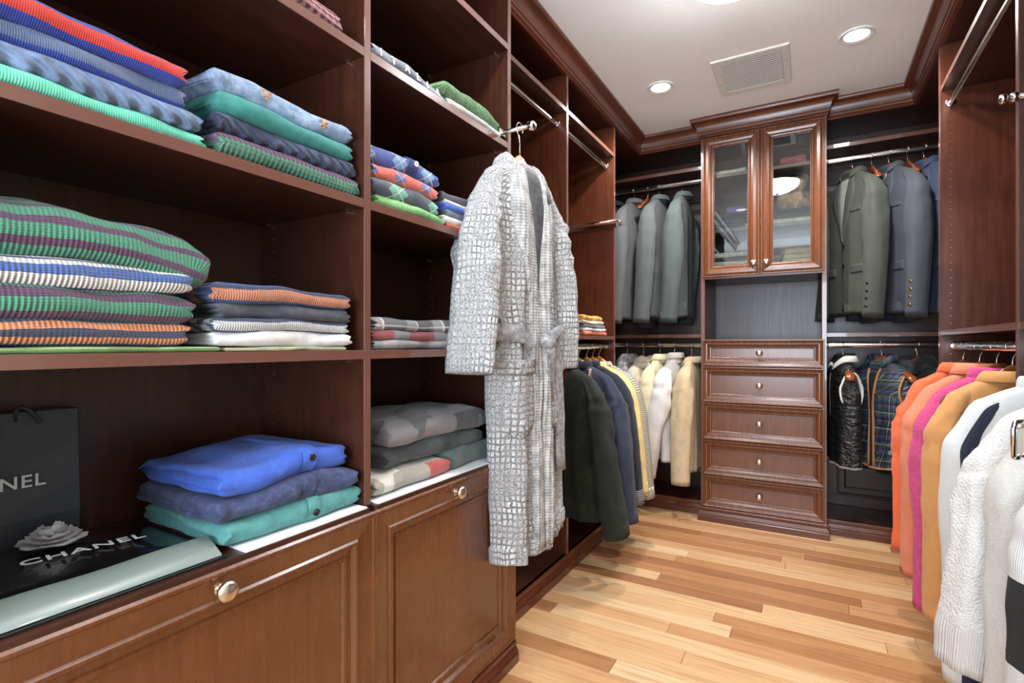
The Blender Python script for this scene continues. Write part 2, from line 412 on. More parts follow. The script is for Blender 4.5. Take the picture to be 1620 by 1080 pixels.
def pin_holes(root, pts, axis, name='shelf_pin_holes', r=.0022):
    mb = MB()
    for (x, y, z) in pts:
        if axis == 'y': ring = [(x+r*math.cos(a), y, z+r*math.sin(a)) for a in [2*PI*k/6 for k in range(6)]]
        else: ring = [(x, y+r*math.cos(a), z+r*math.sin(a)) for a in [2*PI*k/6 for k in range(6)]]
        mb.add(ring, [tuple(range(6))])
    o = mb.build(name, NICKEL, root, off=root.location); tag(o, kind='stuff'); return o
def rod(root, a, b, r=.0125, name='hanging_rod'):
    a, b = Vector(a), Vector(b); d = (b-a).normalized(); side = Vector((0, 0, 1)).cross(d)
    mb = MB(); rows = []
    for p in (a, b): rows.append([p+side*(r*.62)*math.cos(t)+Vector((0, 0, r*1.25))*math.sin(t) for t in [2*PI*k/20 for k in range(20)]])
    mb.grid(rows, True, True, True)
    o = mb.build(name, CHROME, root, smooth=True, off=root.location); sharp(o, 60)
    for p, s in ((a, 1), (b, -1)):
        c = MB()
        q = (d*s).to_track_quat('Z', 'Y').to_matrix().to_4x4(); M = Matrix.Translation(p) @ q
        c.lathe([(0, -.0008), (.019, -.0008), (.020, .003), (.0175, .010), (.0165, .0105)], 18, M)
        f = c.build('rod_socket', CHROME, root, smooth=True, off=root.location); sharp(f, 50)
        f.parent = o; 
    return o

# ------------------------------------------------------------------ left wall: two deep shelving units
XF = -.89; XB = -1.265
TOPS = (1.752, 1.404, 1.0575)
def shelving_unit(y0, y1, label, left_panel, shelves, pin_side):
    r = thing('shelving_unit', label, 'shelving', ((XF+XB)/2, (y0+y1)/2, 0))
    if left_panel: bx('side_panel', WZ, r, XB, XF, y0-.019, y0, 0, 2.335)
    bx('side_panel', WZ, r, XB, XF, y1, y1+.019, 0, 2.335)
    bx('back_panel', WZ, r, XB-.012, XB, y0-.019, y1+.019, .05, 2.335, 0)
    bx('top_panel', WY, r, XB, XF, y0, y1, 2.316, 2.335)
    for z in shelves: bx('shelf', WY, r, XB, XF+.0, y0+.0008, y1-.0008, z-.0205, z)
    for z in shelves: edge_x(r, XF, y0+.0008, y1-.0008, z-.0205, z)
    edge_x(r, XF, y1, y1+.019, .70, 2.335)
    # counter ledge over the door, with a small lip moulding
    bx('counter', WY, r, XB, XF+.018, y0, y1, .675, .6985, .002)
    bx('bottom_panel', WY, r, XB, XF, y0, y1, .06, .079)
    pl = MB().sweep([(XF+.018, y0-.019), (XF+.018, y1+.019)], plinth_prof(.072)).build('plinth', WCROWN, r, off=r.location); 
    P = lambda u, v, d: (XF+.022+d, u, v)
    d = panel_door('door', r, r.location, y0-.008, y1+.016, .076, .688, P, WDOOR)
    knob(d, (XF+.0165, (y0+y1)/2-.005, .655), (1, 0, 0), r.location)
    pts = []
    for k in range(46):
        z = .80+k*.032
        if any(z-.03 < s < z+.008 for s in shelves): continue
        for x in (XF-.032, XB+.05): pts.append((x, y1-.0006, z))
    pin_holes(r, pts, 'y')
    mb = MB()
    for z in shelves:
        for x in (XF-.045, XB+.04):
            mb.tube([(x, y1+.001, z-.026), (x, y1-.012, z-.026)], .003, 8); mb.box(x-.004, x+.004, y1-.013, y1-.003, z-.0225, z-.0205)
    tag(mb.build('shelf_support_pins', NICKEL, r, off=r.location), kind='stuff')
    return r
U1 = shelving_unit(.182, .861, 'cherry wood shelving unit nearest the camera with cupboard door and blue cardigans on its counter', True, (2.085,)+TOPS, 1)
U2 = shelving_unit(.880, 1.510, 'cherry wood shelving unit behind the hanging bathrobe with a cupboard door below', False, (2.085,)+TOPS, 1)

# ------------------------------------------------------------------ left wall: two hanging units
XH = -1.0; XHB = -1.36; XR = -1.05
def hanging_left(y0, y1, label):
    r = thing('hanging_unit', label, 'wardrobe', ((XH+XHB)/2, (y0+y1)/2, 0))
    bx('side_panel', WPANEL, r, XHB, XH, y1, y1+.019, 0, 2.345)
    bx('back_panel', WZ, r, XHB-.012, XHB, y0-.001, y1+.019, .05, 2.345, 0)
    bx('top_panel', WY, r, XHB, XH, y0, y1, 2.345, 2.362)
    bx('shelf', WY, r, XHB, XH, y0, y1, 2.163, 2.183)
    bx('shelf', WY, r, XHB, XH, y0, y1, 1.098, 1.118)
    bx('bottom_panel', WY, r, XHB, XH, y0, y1, .066, .085)
    MB().sweep([(XH-.002, y0), (XH-.002, y1+.019)], plinth_prof(.085)).build('plinth', WCROWN, r, off=r.location)
    edge_x(r, XH, y1, y1+.019, .086, 2.345); edge_x(r, XH, y0, y1, 2.163, 2.183); edge_x(r, XH, y0, y1, 1.098, 1.118)
    rod(r, (XR, y0, 2.118), (XR, y1, 2.118)); rod(r, (XR, y0, 1.06), (XR, y1, 1.06))
    pts = []
    for k in range(64):
        z = .2+k*.032
        if 1.08 < z < 1.13 or 2.08 < z < 2.19: continue
        for x in (XH-.045, XHB+.06): pts.append((x, y1-.0006, z))
    pin_holes(r, pts, 'y')
    return r
U3 = hanging_left(1.530, 2.240, 'cherry wood hanging unit next to the robe with an empty upper chrome rod')
U4 = hanging_left(2.259, 2.915, 'cherry wood hanging unit in the left corner with a short stack of folded shirts')
# sliding tie bar on the far panel of the corner unit
tb = thing('sliding_tie_bar', 'chrome sliding tie bar fixed on the side panel above the folded shirts', 'tie bar', (-1.14, 2.9, 1.76))
MB().box(-1.30, -.975, 2.892, 2.9145, 1.748, 1.772).build('slide_rail', CHROME, tb, off=tb.location, bevel=.002)
MB().tube([(-1.28, 2.880, 1.782), (-.955, 2.880, 1.782)], .007, 12).build('bar', CHROME, tb, smooth=True, off=tb.location)
mb = MB(); mb.tube([(-.958, 2.905, 1.76), (-.958, 2.880, 1.782)], .008, 12); mb.tube([(-1.278, 2.905, 1.76), (-1.278, 2.880, 1.782)], .008, 12)
mb.build('bracket', CHROME, tb, smooth=True, off=tb.location)

# ------------------------------------------------------------------ back wall: two bays
YF = 3.44; YB = 3.79; YR = 3.49
def back_bay(x0, x1, px0, label):
    r = thing('hanging_unit', label, 'wardrobe', ((x0+x1)/2, (YF+YB)/2, 0))
    bx('back_panel', WZ, r, x0, x1, YB, YB+.012, .05, 2.345, 0)
    bx('top_panel', WX, r, x0, x1, YF, YB, 2.345, 2.362)
    bx('shelf', WX, r, x0, x1, YF, YB, 2.176, 2.198)
    bx('shelf', WX, r, x0, x1, YF, YB, 1.114, 1.136)
    bx('bottom_panel', WX, r, x0, x1, YF, YB, .066, .085)
    MB().sweep([(px0[0], YF-.002), (px0[1], YF-.002)], plinth_prof(.085)).build('plinth', WCROWN, r, off=r.location)
    edge_y(r, YF, x0, x1, 2.176, 2.198); edge_y(r, YF, x0, x1, 1.114, 1.136)
    bx('cleat', WX, r, x0, x1, YB-.018, YB, 2.06, 2.15); 
    rod(r, (x0, YR, 2.122), (x1, YR, 2.122)); rod(r, (x0, YR, 1.07), (x1, YR, 1.07))
    return r
B1 = back_bay(-1.355, -.594, (-1.0, -.594), 'cherry wood back wall hanging bay left of the drawer tower')
bx('batten', WZ, B1, -.640, -.618, YB-.014, YB, 1.14, 2.06)
bx('batten', WZ, B1, -1.02, -.998, YB-.014, YB, 1.14, 2.06)
B2 = back_bay(.071, .815, (.071, .47), 'cherry wood back wall hanging bay right of the drawer tower')
# louvred return grille in the right bay
P = lambda u, v, d: (u, YB-.006-d, v)
gr = MB().rings(.13, .66, .150, .60, [(0, -.006), (0, .004), (.012, .006), (.014, .002), (.040, .002), (.043, .006), (.048, .004), (.05, -.004)], P, True).build('louvred_grille', VENTD, B2, off=B2.location)
bx('grille_rail', WX, B2, .075, .81, YB-.012, YB, .086, .142)
for k in range(15):
    s = MB(); z = .335+k*.0155
    s.add([(.185, YB-.004, z), (.605, YB-.004, z), (.605, YB-.013, z-.010), (.185, YB-.013, z-.010), (.185, YB-.004, z-.003), (.605, YB-.004, z-.003)], [(0,1,2,3), (3,2,5,4), (0,3,4), (1,5,2)])
    o = s.build('slat', VENTD, gr, off=B2.location)
cb = thing('cable_tag', 'small white cable clip on the back panel high right of the glass cabinet', 'clip', (.105, 3.786, 2.275))
MB().box(-.006, .006, -.006, .002, -.02, .02).build('plate', WHITEM, cb, bevel=.002)
MB().box(-.003, .003, -.009, -.006, -.008, .008).build('toggle', PAPER, cb, bevel=.001)

# ------------------------------------------------------------------ right wall units
XQ = .47; XQB = .82; XQR = .52
def hanging_right(y0, y1, label, far_panel):
    r = thing('hanging_unit', label, 'wardrobe', ((XQ+XQB)/2, (y0+y1)/2, 0))
    bx('side_panel', WZ, r, XQ, XQB, y0-.019, y0, 0, 2.345)
    if far_panel: bx('side_panel', WPANEL, r, XQ, XQB, y1, y1+.019, 0, 2.345)
    bx('back_panel', WZ, r, XQB, XQB+.012, y0-.019, y1+.02, .05, 2.345, 0)
    bx('top_panel', WY, r, XQ, XQB, y0, y1, 2.345, 2.362)
    bx('shelf', WY, r, XQ+.004, XQB, y0, y1, 2.145, 2.166)
    bx('shelf', WY, r, XQ+.002, XQB, y0, y1, 1.110, 1.130)
    bx('bottom_panel', WY, r, XQ, XQB, y0, y1, .066, .085)
    MB().sweep([(XQ+.002, y1+.019), (XQ+.002, y0-.019)], plinth_prof(.085)).build('plinth', WCROWN, r, off=r.location)
    edge_x(r, XQ, y0-.019, y0, .086, 2.345); edge_x(r, XQ+.002, y0, y1, 1.110, 1.130); edge_x(r, XQ+.004, y0, y1, 2.145, 2.166)
    if far_panel: edge_x(r, XQ, y1, y1+.019, .086, 2.345)
    rod(r, (XQR-.015, y0, 2.09), (XQR-.015, y1, 2.09)); rod(r, (XQR, y0, 1.065), (XQR, y1, 1.065))
    pts = []
    for k in range(64):
        z = .2+k*.032
        if 1.08 < z < 1.13 or 2.08 < z < 2.18: continue
        for x in (XQ+.036, XQB-.05): pts.append((x, y1-.0006, z))
    pin_holes(r, pts, 'y')
    return r
R1 = hanging_right(1.868, 2.822, 'cherry wood right wall hanging unit with the bright red-brown end panel', True)
R2 = hanging_right(.86, 1.849, 'cherry wood right wall hanging unit nearest the camera holding the white knits', False)
vr = thing('valet_rod', 'short chrome valet rod on the right hand divider edge', 'valet rod', (.47, 1.842, 1.72))
MB().tube([(.53, 1.842, 1.72), (.455, 1.842, 1.72)], .0075, 14).build('rod', CHROME, vr, smooth=True, off=vr.location)
q = Vector((-1, 0, 0)).to_track_quat('Z', 'Y').to_matrix().to_4x4()
for xx in (.468, .446):
    o = MB().lathe([(0, 0), (.009, 0), (.0135, .004), (.0135, .013), (.009, .017), (0, .0175)], 18, Matrix.Translation((xx, 1.842, 1.72)) @ q).build('end_cap', CHROME, vr, smooth=True, off=vr.location)

# ------------------------------------------------------------------ drawer tower with glass cabinet
TX0, TX1, TY = -.592, .069, 3.345
tw = thing('drawer_tower', 'tall cherry wood tower with glass doors above an open niche and five drawers', 'cabinet', ((TX0+TX1)/2, 3.55, 0))
OF = tw.location
edge_y(tw, TY, TX0, TX0+.022, .085, 2.33); edge_y(tw, TY, TX1-.022, TX1, .085, 2.33); edge_y(tw, TY, TX0+.022, TX1-.022, 1.468, 1.478)
bx('side_panel', WZ, tw, TX0, TX0+.022, TY, YB, 0, 2.34); bx('side_panel', WZ, tw, TX1-.022, TX1, TY, YB, 0, 2.34)
bx('back_panel', WZ, tw, TX0+.022, TX1-.022, 3.765, 3.777, .05, 2.34, 0)
for z0, z1, n in ((1.083, 1.103, 'niche_floor'), (1.468, 1.492, 'cabinet_floor'), (2.318, 2.340, 'top_panel')): bx(n, WX, tw, TX0+.022, TX1-.022, TY, 3.765, z0, z1)
for z in (1.772, 2.105): bx('shelf', WX, tw, TX0+.022, TX1-.022, TY+.02, 3.765, z-.02, z)
# tower crown and plinth
o = MB().sweep([(TX0, 3.50), (TX0, TY-.012), (TX1, TY-.012), (TX1, 3.50)], [(a, b-.004 if b < 2.43 else b) for a, b in CROWN]).build('crown', WCROWN, tw, smooth=True, off=OF); sharp(o, 32)
TOPB = MB().box(TX0, TX1, TY-.012, 3.5, 2.334, 2.44).build('crown_block', WCROWN, tw, off=OF)
o = MB().sweep([(TX0, 3.46), (TX0, TY-.022), (TX1, TY-.022), (TX1, 3.46)], plinth_prof(.085)).build('plinth', WCROWN, tw, smooth=True, off=OF); sharp(o, 32)
PT = lambda u, v, d: (u, TY-.0205-d, v)
for z0, z1 in ((.942, 1.100), (.722, .938), (.497, .718), (.282, .493), (.088, .278)):
    d = panel_door('drawer', tw, OF, TX0+.010, TX1-.010, z0, z1, PT, WDOOR, DRAWP, DRAWI)
    knob(d, ((TX0+TX1)/2-.005, TY-.006, (z0+z1)/2), (0, -1, 0), OF)
GDP = [(0, -.020), (0, -.003), (.003, .0), (.007, .0), (.009, -.002), (.020, .0035), (.034, .005), (.046, .002), (.052, -.004), (.055, -.002), (.060, -.003), (.063, -.008), (.066, -.008), (.066, -.020)]
for u0, u1, kx in ((TX0+.012, -.2635, -.2635-.032), (-.2605, TX1-.012, -.2605+.032)):
    d = MB().rings(u0, u1, 1.478, 2.325, GDP, PT, cap=False).build('glass_door', WDOOR, tw, off=OF)
    gp = MB().box(u0+.060, u1-.060, TY-.0095, TY-.0055, 1.538, 2.265).build('glass_pane', GLASS, d, off=OF)
    knob(d, (kx, TY-.019, 1.545), (0, -1, 0), OF)

# ------------------------------------------------------------------ ceiling fittings
dome = thing('dome_ceiling_light', 'lit glass dome light with bronze rim on the white ceiling', 'ceiling light', (-.245, 1.935, 2.44))
MB().lathe([(0, 0), (.075, 0), (.078, -.006), (.070, -.014), (.020, -.018), (.014, -.050), (0, -.050)], 32).build('canopy', BRONZE, dome, smooth=True)
sharp(MB().lathe([(.174, -.040), (.182, -.046), (.180, -.056), (.170, -.062), (.160, -.062), (.160, -.040)], 40).build('rim', BRONZE, dome, smooth=True), 50)
MB().lathe([(.160, -.050)]+[(.160*math.cos(t*PI/2), -.056-.085*math.sin(t*PI/2)) for t in (.15, .3, .45, .6, .75, .88, .97)], 40).build('glass_bowl', BOWL, dome, smooth=True)
MB().lathe([(0, -.138), (.014, -.139), (.016, -.145), (.009, -.149), (.009, -.154), (.012, -.159), (.010, -.166), (0, -.169)], 18).build('finial', WHITEM, dome, smooth=True)
bl = bpy.data.lights.new('bowl_bulb', 'POINT'); bl.energy = 30; bl.shadow_soft_size = .04; bl.color = (.97, .98, 1)
blo = bpy.data.objects.new('bowl_bulb', bl); COL.objects.link(blo); blo.parent = dome; blo.location = (.09, 0, -.075)
def downlight(x, y, label, energy):
    r = thing('recessed_downlight', label, 'ceiling light', (x, y, 2.44), 0, 'recessed ceiling downlights')
    sharp(MB().lathe([(.048, 0), (.050, -.004), (.066, -.007), (.070, -.003), (.070, 0)], 36).build('trim_ring', WHITEM, r, smooth=True))
    MB().lathe([(0, -.0015), (.049, -.0015), (.049, 0)], 30).build('lens', LENS, r)
    l = bpy.data.lights.new('downlight_lamp', 'SPOT'); l.energy = energy; l.spot_size = math.radians(150); l.spot_blend = .6; l.shadow_soft_size = .045; l.color = (1, .98, .96)
    o = bpy.data.objects.new('downlight_lamp', l); COL.objects.link(o); o.parent = r; o.location = (0, 0, -.02)
downlight(-.699, 2.788, 'small round recessed downlight left of the ceiling vent', SPOT_W)
downlight(.170, 2.750, 'small round recessed downlight right of the ceiling vent', SPOT_W)
downlight(-.62, .95, 'added unseen downlight in the ceiling over the folded sweaters', SPOT_W*.55)  # extra lamp out of view, added to light the near end
downlight(.15, .85, 'added unseen downlight in the ceiling over the white knits', SPOT_W*.30)  # likewise added beyond the view, for its light only
vent = thing('ceiling_vent', 'white louvred air vent in the ceiling between the downlights', 'vent', (-.26, 2.855, 2.44))
mb = MB(); hx, hy = .170, .192
mb.rings(-hx, hx, -hy, hy, [(0, 0), (0, -.004), (.004, -.008), (.034, -.008), (.037, -.002), (.037, .0)], lambda u, v, d: (u, v, d), False).build('frame', WHITEM, vent)
MB().box(-hx+.03, hx-.03, -hy+.03, hy-.03, -.0018, -.0006).build('shade_backing', DARKH, vent)  # dark sheet paints the shade between the slats
sm = None
for k in range(17):
    y = -hy+.045+k*(2*hy-.09)/16
    if sm is None:
        s = MB(); s.add([(-.134, -.0042, -.0065), (.134, -.0042, -.0065), (.134, .0042, -.0080), (-.134, .0042, -.0080), (-.134, -.0042, -.0055), (.134, -.0042, -.0055), (.134, .0042, -.0070), (-.134, .0042, -.0070)],
                        [(0,1,2,3), (4,7,6,5), (0,4,5,1), (1,5,6,2), (2,6,7,3), (3,7,4,0)]); sm = s.build('slat', WHITEM, vent); o = sm
    else: o = sm.copy(); COL.objects.link(o)
    o.parent = vent; o.location = (0, y, 0)
for y in (-.11, .11):
    for x in (-hx+.018, hx-.018):
        if (x < 0) == (y < 0): continue
        MB().lathe([(0, -.0105), (.004, -.0095), (.005, -.008)], 10, Matrix.Translation((x, y*.5, 0))).build('screw', NICKEL, vent)
#@@PART2
# corner fillers
for U, x0, x1, y0 in ((U4, XHB, XH, 2.934), (R1, XQ, XQB, 2.841)):
    bx('bottom_panel', WY, U, x0, x1, y0, 3.442, .066, .085); bx('top_panel', WY, U, x0, x1, y0, 3.442, 2.345, 2.362)
MB().sweep([(XH-.002, 2.934), (XH-.002, 3.44)], plinth_prof(.085)).build('plinth', WCROWN, U4, off=U4.location)
MB().sweep([(XQ+.002, 3.44), (XQ+.002, 2.841)], plinth_prof(.085)).build('plinth', WCROWN, R1, off=R1.location)

# ------------------------------------------------------------------ folded clothes
def fold_mesh(w, d, h, seed=0, base=None, top_noise=.10, crown=.12, droop=0.0, nx=36, layers=2, crease=.010, scale_end=.9):
    """a folded garment: rounded fold towards -y (the shelf front), folded layers showing at both ends.
       base(x): height of whatever lies below, so that a stack settles"""
    base = base or (lambda x: 0.0)
    nf, ntp, nr = 11, 13, 5
    hd = d/2
    xs = []; 
    ends = [(1-math.cos(t*PI/2), math.sin(t*PI/2)) for t in (0, .25, .5, .75, 1)]   # (thickness factor, ) end rounding
    r = min(h*.55, .03)*scale_end
    rows = []; uvs = []
    def section(x, k):
        hh = h/2*k
        pts = []; per = []
        rr = min(hh, hd*.8)
        L = 2*(hd-rr)
        arc = PI*rr/2
        for i in range(nf):          # front half: bottom -> top
            a = -PI/2+PI*i/(nf-1); pts.append((-hd+rr-rr*math.cos(a), rr*math.sin(a))); per.append(a*rr)
        for i in range(1, ntp): t = i/ntp; pts.append((-hd+rr+L*t, rr)); per.append(arc+L*t)
        for i in range(nr): a = PI/2-PI*i/(nr-1); pts.append((hd-rr+rr*math.cos(a), rr*math.sin(a))); per.append(arc+L+(PI/2-a)*rr)
        for i in range(1, ntp): t = i/ntp; pts.append((hd-rr-L*t, -rr)); per.append(-arc-L*(1-t))
        return pts, per
    xs = [(-w/2, .30, 1), (-w/2+r*.12, .62, .9), (-w/2+r*.4, .86, .5), (-w/2+r, 1, .15)]
    n = nx
    xs += [(-w/2+r+(w-2*r)*(i+1)/(n+1), 1, 0) for i in range(n)]
    xs += [(w/2-r, 1, .15), (w/2-r*.4, .86, .5), (w/2-r*.12, .62, .9), (w/2, .30, 1)]
    for x, k, e in xs:
        kk = k*(1+2.2*top_noise*nz(x*7, 1.3, 0, seed))
        pts, per = section(x, max(kk, .2)); row = []; uvr = []
        for (y, z), p in zip(pts, per):
            t = (z/(h/2)+1)/2
            cr = h*crown*(1-(2*x/w)**2)*(1-(y/hd)**2) * (t if z > 0 else t)
            zz = z+h/2+base(x)+cr - droop*max(0, 2*x/w)**3*h
            s = nz(x*14, y*14, z*30, seed)*.13*h*(1 if z > 0 else .2)
            fy = y + nz(x*9, 5.1, z*22, seed+3)*.012 + nz(x*40, 2.7, z*50, seed+5)*.0022
            xx = x
            if e > 0 and layers > 1:
                ph = ((z/(h*.5)+1)/2)*layers
                g = abs(math.sin(ph*PI)); xx = x-math.copysign(1, x)*crease*e*(1-g)*1.0 + nz(y*16, z*40, 0, seed+9)*.014*e
            row.append((xx, fy, zz+s)); uvr.append((x, p))
        rows.append(row); uvs.append(uvr)
    mb = MB(); mb.grid(rows, True, True, True, uv=uvs); return mb
def stack(name, spec, origin, rz, group, cat='sweater', below=None):
    """spec: list bottom to top of dict(label, mat, w, d, h, dx, dy, ...)"""
    made = []; profs = []
    if below: profs.append(below)
    for i, s in enumerate(spec):
        seed = s.get('seed', i*1.7+origin[1]*3+origin[2]*5)
        def base(x, profs=list(profs), dx=s.get('dx', 0)): return sum(p(x+dx) for p in profs)
        mb = fold_mesh(s['w'], s['d'], s['h'], seed, base, crown=s.get('crown', .10), droop=s.get('droop', 0), layers=s.get('layers', 2), top_noise=s.get('tn', .12), crease=s.get('crease', .016))
        r = thing(s.get('name', name), s['label'], s.get('cat', cat), (0, 0, 0), rz, group)
        ca, sa = math.cos(rz), math.sin(rz)
        lx, ly = s.get('dx', 0), s.get('dy', 0)+s['d']/2
        r.location = (origin[0]+lx*ca-ly*sa, origin[1]+lx*sa+ly*ca, origin[2]); r.rotation_euler = (0, 0, rz+s.get('rot', 0))
        b = mb.build('folded_body', s['mat'], r, smooth=True)
        s['obj'] = r; s['top'] = (lambda x, base=base, h=s['h']: base(x)+h)
        for fn in s.get('extras', ()): fn(r, s, base)
        h, wdt, dx0, seed_, dr, tn = s['h'], s['w'], s.get('dx', 0), seed, s.get('droop', 0), s.get('tn', .12)
        def prof(x, h=h, wdt=wdt, dx0=dx0, seed_=seed_, dr=dr, tn=tn):
            xx = max(-wdt/2, min(wdt/2, x-dx0))
            return h*(1+1.1*tn*nz(xx*7, 1.3, 0, seed_)) - dr*max(0, 2*xx/wdt)**3*h*.8 - .002
        profs.append(prof); made.append(r)
    return made
def button_on_fold(x, z, mat=BLACKB, r=.0075):
    def fn(root, s, base):
        o = MB().lathe([(0, 0), (r*.45, .001), (r*.7, .0022), (r, .002), (r, -.001)], 16, Matrix.Translation((x, -s['d']/2-.002, base(x)+z)) @ Vector((0, -1, 0)).to_track_quat('Z', 'Y').to_matrix().to_4x4()).build('button', mat, root, smooth=True)
    return fn
def placket_on_fold(x, mat, wd=.030):
    """a button band running over the front fold"""
    def fn(root, s, base):
        h, d = s['h'], s['d']; rows = []; uv = []
        for i in range(15):
            a = -PI*.30+PI*.80*i/14
            rr = h/2*1.02+.0015
            rows.append([(x+k*wd/2+.25*rr*math.sin(a), -d/2+h/2-rr*math.cos(a), base(x)+h/2+rr*math.sin(a)+(.0022 if abs(k) < 1 else 0)+.002) for k in (-1, -.9, 0, .9, 1)])
            uv.append([(k*wd/2, a*rr) for k in (-1, -.9, 0, .9, 1)])
        for i in range(1, 6):
            rows.append([(x+k*wd/2+.1*h, -d/2+h/2+i*d*.12, base(x)+h*1.10+(.002 if abs(k) < 1 else 0)) for k in (-1, -.9, 0, .9, 1)]); uv.append([(k*wd/2, .05+i*.03) for k in (-1, -.9, 0, .9, 1)])
        MB().grid(rows, uv=uv).build('button_band', mat, root, smooth=True)
    return fn
def star_on_fold(x, z, mat):
    def fn(root, s, base):
        mb = MB(); h = s['h']
        for dx, dz, rr in ((0, 0, .006), (-.007, .006, .004), (.008, .005, .004), (.001, -.008, .004), (-.006, -.005, .003), (.007, -.003, .003)):
            rows = [(0, .0016), (rr*.5, .0014), (rr, 0)]
            M = Matrix.Translation((x+dx, -s['d']/2+.0005, base(x)+z+dz)) @ Vector((0, -1, .3)).to_track_quat('Z', 'Y').to_matrix().to_4x4()
            mb.lathe(rows, 7, M)
        tag(mb.build('embroidery', mat, root), kind='stuff')
    return fn

# knit and cloth materials for the stacks
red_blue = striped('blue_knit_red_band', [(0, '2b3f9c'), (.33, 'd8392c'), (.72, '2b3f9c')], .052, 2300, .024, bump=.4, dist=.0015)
heather = cloth('heather_blue_knit', '5d6c90', 'knit', c2='7f8cab', var=.35)
royal_edge = striped('heather_knit_royal_edge', [(0, '2a3f93'), (.40, '5d6b8c')], .07, 2300, .034, bump=.4, dist=.0015)
slate_cable = cloth('slate_cable_knit', '6b7d9c', 'cable', var=.25, bump=.8)
mint = cloth('mint_cotton_knit', '66bfa2', 'rib', var=.08, scale=2.2, bump=.3)
paleblue = cloth('pale_blue_grey_knit', '8398b4', 'fuzzy', var=.25, c2='a6b4c6')
teal = cloth('teal_knit', '357f78', 'fuzzy', var=.15)
teal2 = cloth('teal_cashmere', '55928f', 'fuzzy', var=.12)
navy_cable = cloth('navy_cable_knit', '39405a', 'cable', var=.25, bump=.9)
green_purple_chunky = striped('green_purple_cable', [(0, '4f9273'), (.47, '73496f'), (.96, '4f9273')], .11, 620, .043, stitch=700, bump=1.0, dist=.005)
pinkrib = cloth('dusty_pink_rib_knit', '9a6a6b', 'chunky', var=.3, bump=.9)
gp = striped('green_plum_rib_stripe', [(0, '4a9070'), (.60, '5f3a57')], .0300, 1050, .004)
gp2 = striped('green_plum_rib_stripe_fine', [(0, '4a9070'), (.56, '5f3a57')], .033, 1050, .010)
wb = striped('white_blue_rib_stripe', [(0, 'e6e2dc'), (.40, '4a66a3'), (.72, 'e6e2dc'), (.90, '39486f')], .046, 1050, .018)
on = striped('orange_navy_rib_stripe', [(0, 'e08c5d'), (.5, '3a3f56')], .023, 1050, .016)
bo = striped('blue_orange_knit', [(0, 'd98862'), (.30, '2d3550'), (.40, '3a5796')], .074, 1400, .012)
charcoal_fleece = cloth('charcoal_fleece', '45474f', 'fuzzy', var=.25)
offwhite = cloth('off_white_fleece', 'd9d6d3', 'fuzzy', var=.08)
whitenavy = striped('white_navy_fleece', [(0, 'd9d7d8'), (.5, '39425f')], .036, 1400, .010)
camo = cloth('pale_camouflage_plastic', 'a9a582', 'satin', rough=.35, var=.3, scale=.2)
greenbag = cloth('green_plastic', '67854c', 'satin', rough=.3, var=.2, scale=.2)
royal = cloth('royal_blue_cashmere', '3d60bd', 'fuzzy', var=.10, c2='4a6cc6')
navyc = cloth('navy_cashmere', '3b4466', 'fuzzy', var=.3, c2='535c80')

def S(label, mat, w, d, h, **k): return dict(label=label, mat=mat, w=w, d=d, h=h, **k)
R90 = PI/2
FX = -.895
# top shelf, just its edge in view
stack('folded_sweater', [S('dusty pink chunky ribbed sweater at the top edge of the photo', pinkrib, .34, .30, .058, dy=.006)], (FX, .64, 1.7525+.0), R90, None) if False else None
stack('folded_sweater', [S('dusty pink chunky ribbed sweater folded on the highest visible shelf', pinkrib, .34, .30, .050, dx=-.02)], (FX, .66, 1.7525), R90, None)
# upper shelf, left stack
stack('folded_sweater', [
    S('flat mint green cotton sweater at the bottom of the blue stack', mint, .44, .30, .024),
    S('slate blue cable knit sweater above the mint green one', slate_cable, .43, .30, .036, dx=-.004),
    S('heather blue sweater with royal blue lower edge below the red striped one', royal_edge, .40, .29, .036, dx=-.012, dy=.004),
    S('fuzzy royal blue sweater with broad red stripe on top of its stack', red_blue, .41, .30, .038, dx=-.014, dy=.002)],
    (FX, .29, 1.404), R90, 'sweaters stacked on the upper shelf nearest the camera')
# upper shelf, right stack
stack('folded_sweater', [
    S('green and purple chunky cable sweater at the bottom of the upper right stack', green_purple_chunky, .335, .30, .046),
    S('navy cable knit sweater between teal sweater and green purple sweater', navy_cable, .325, .29, .038, dx=.002, dy=.003),
    S('teal fuzzy sweater beneath the pale blue embroidered one', teal, .32, .29, .040, dx=-.004, dy=.003),
    S('pale blue grey sweater with small gold bee embroidery on top of its stack', paleblue, .315, .28, .044, dx=-.006, dy=.006, layers=4,
      extras=[star_on_fold(-.06, .026, TAN), star_on_fold(.075, .024, TAN)])],
    (FX, .688, 1.404), R90, 'sweaters stacked on the upper shelf beside the divider')
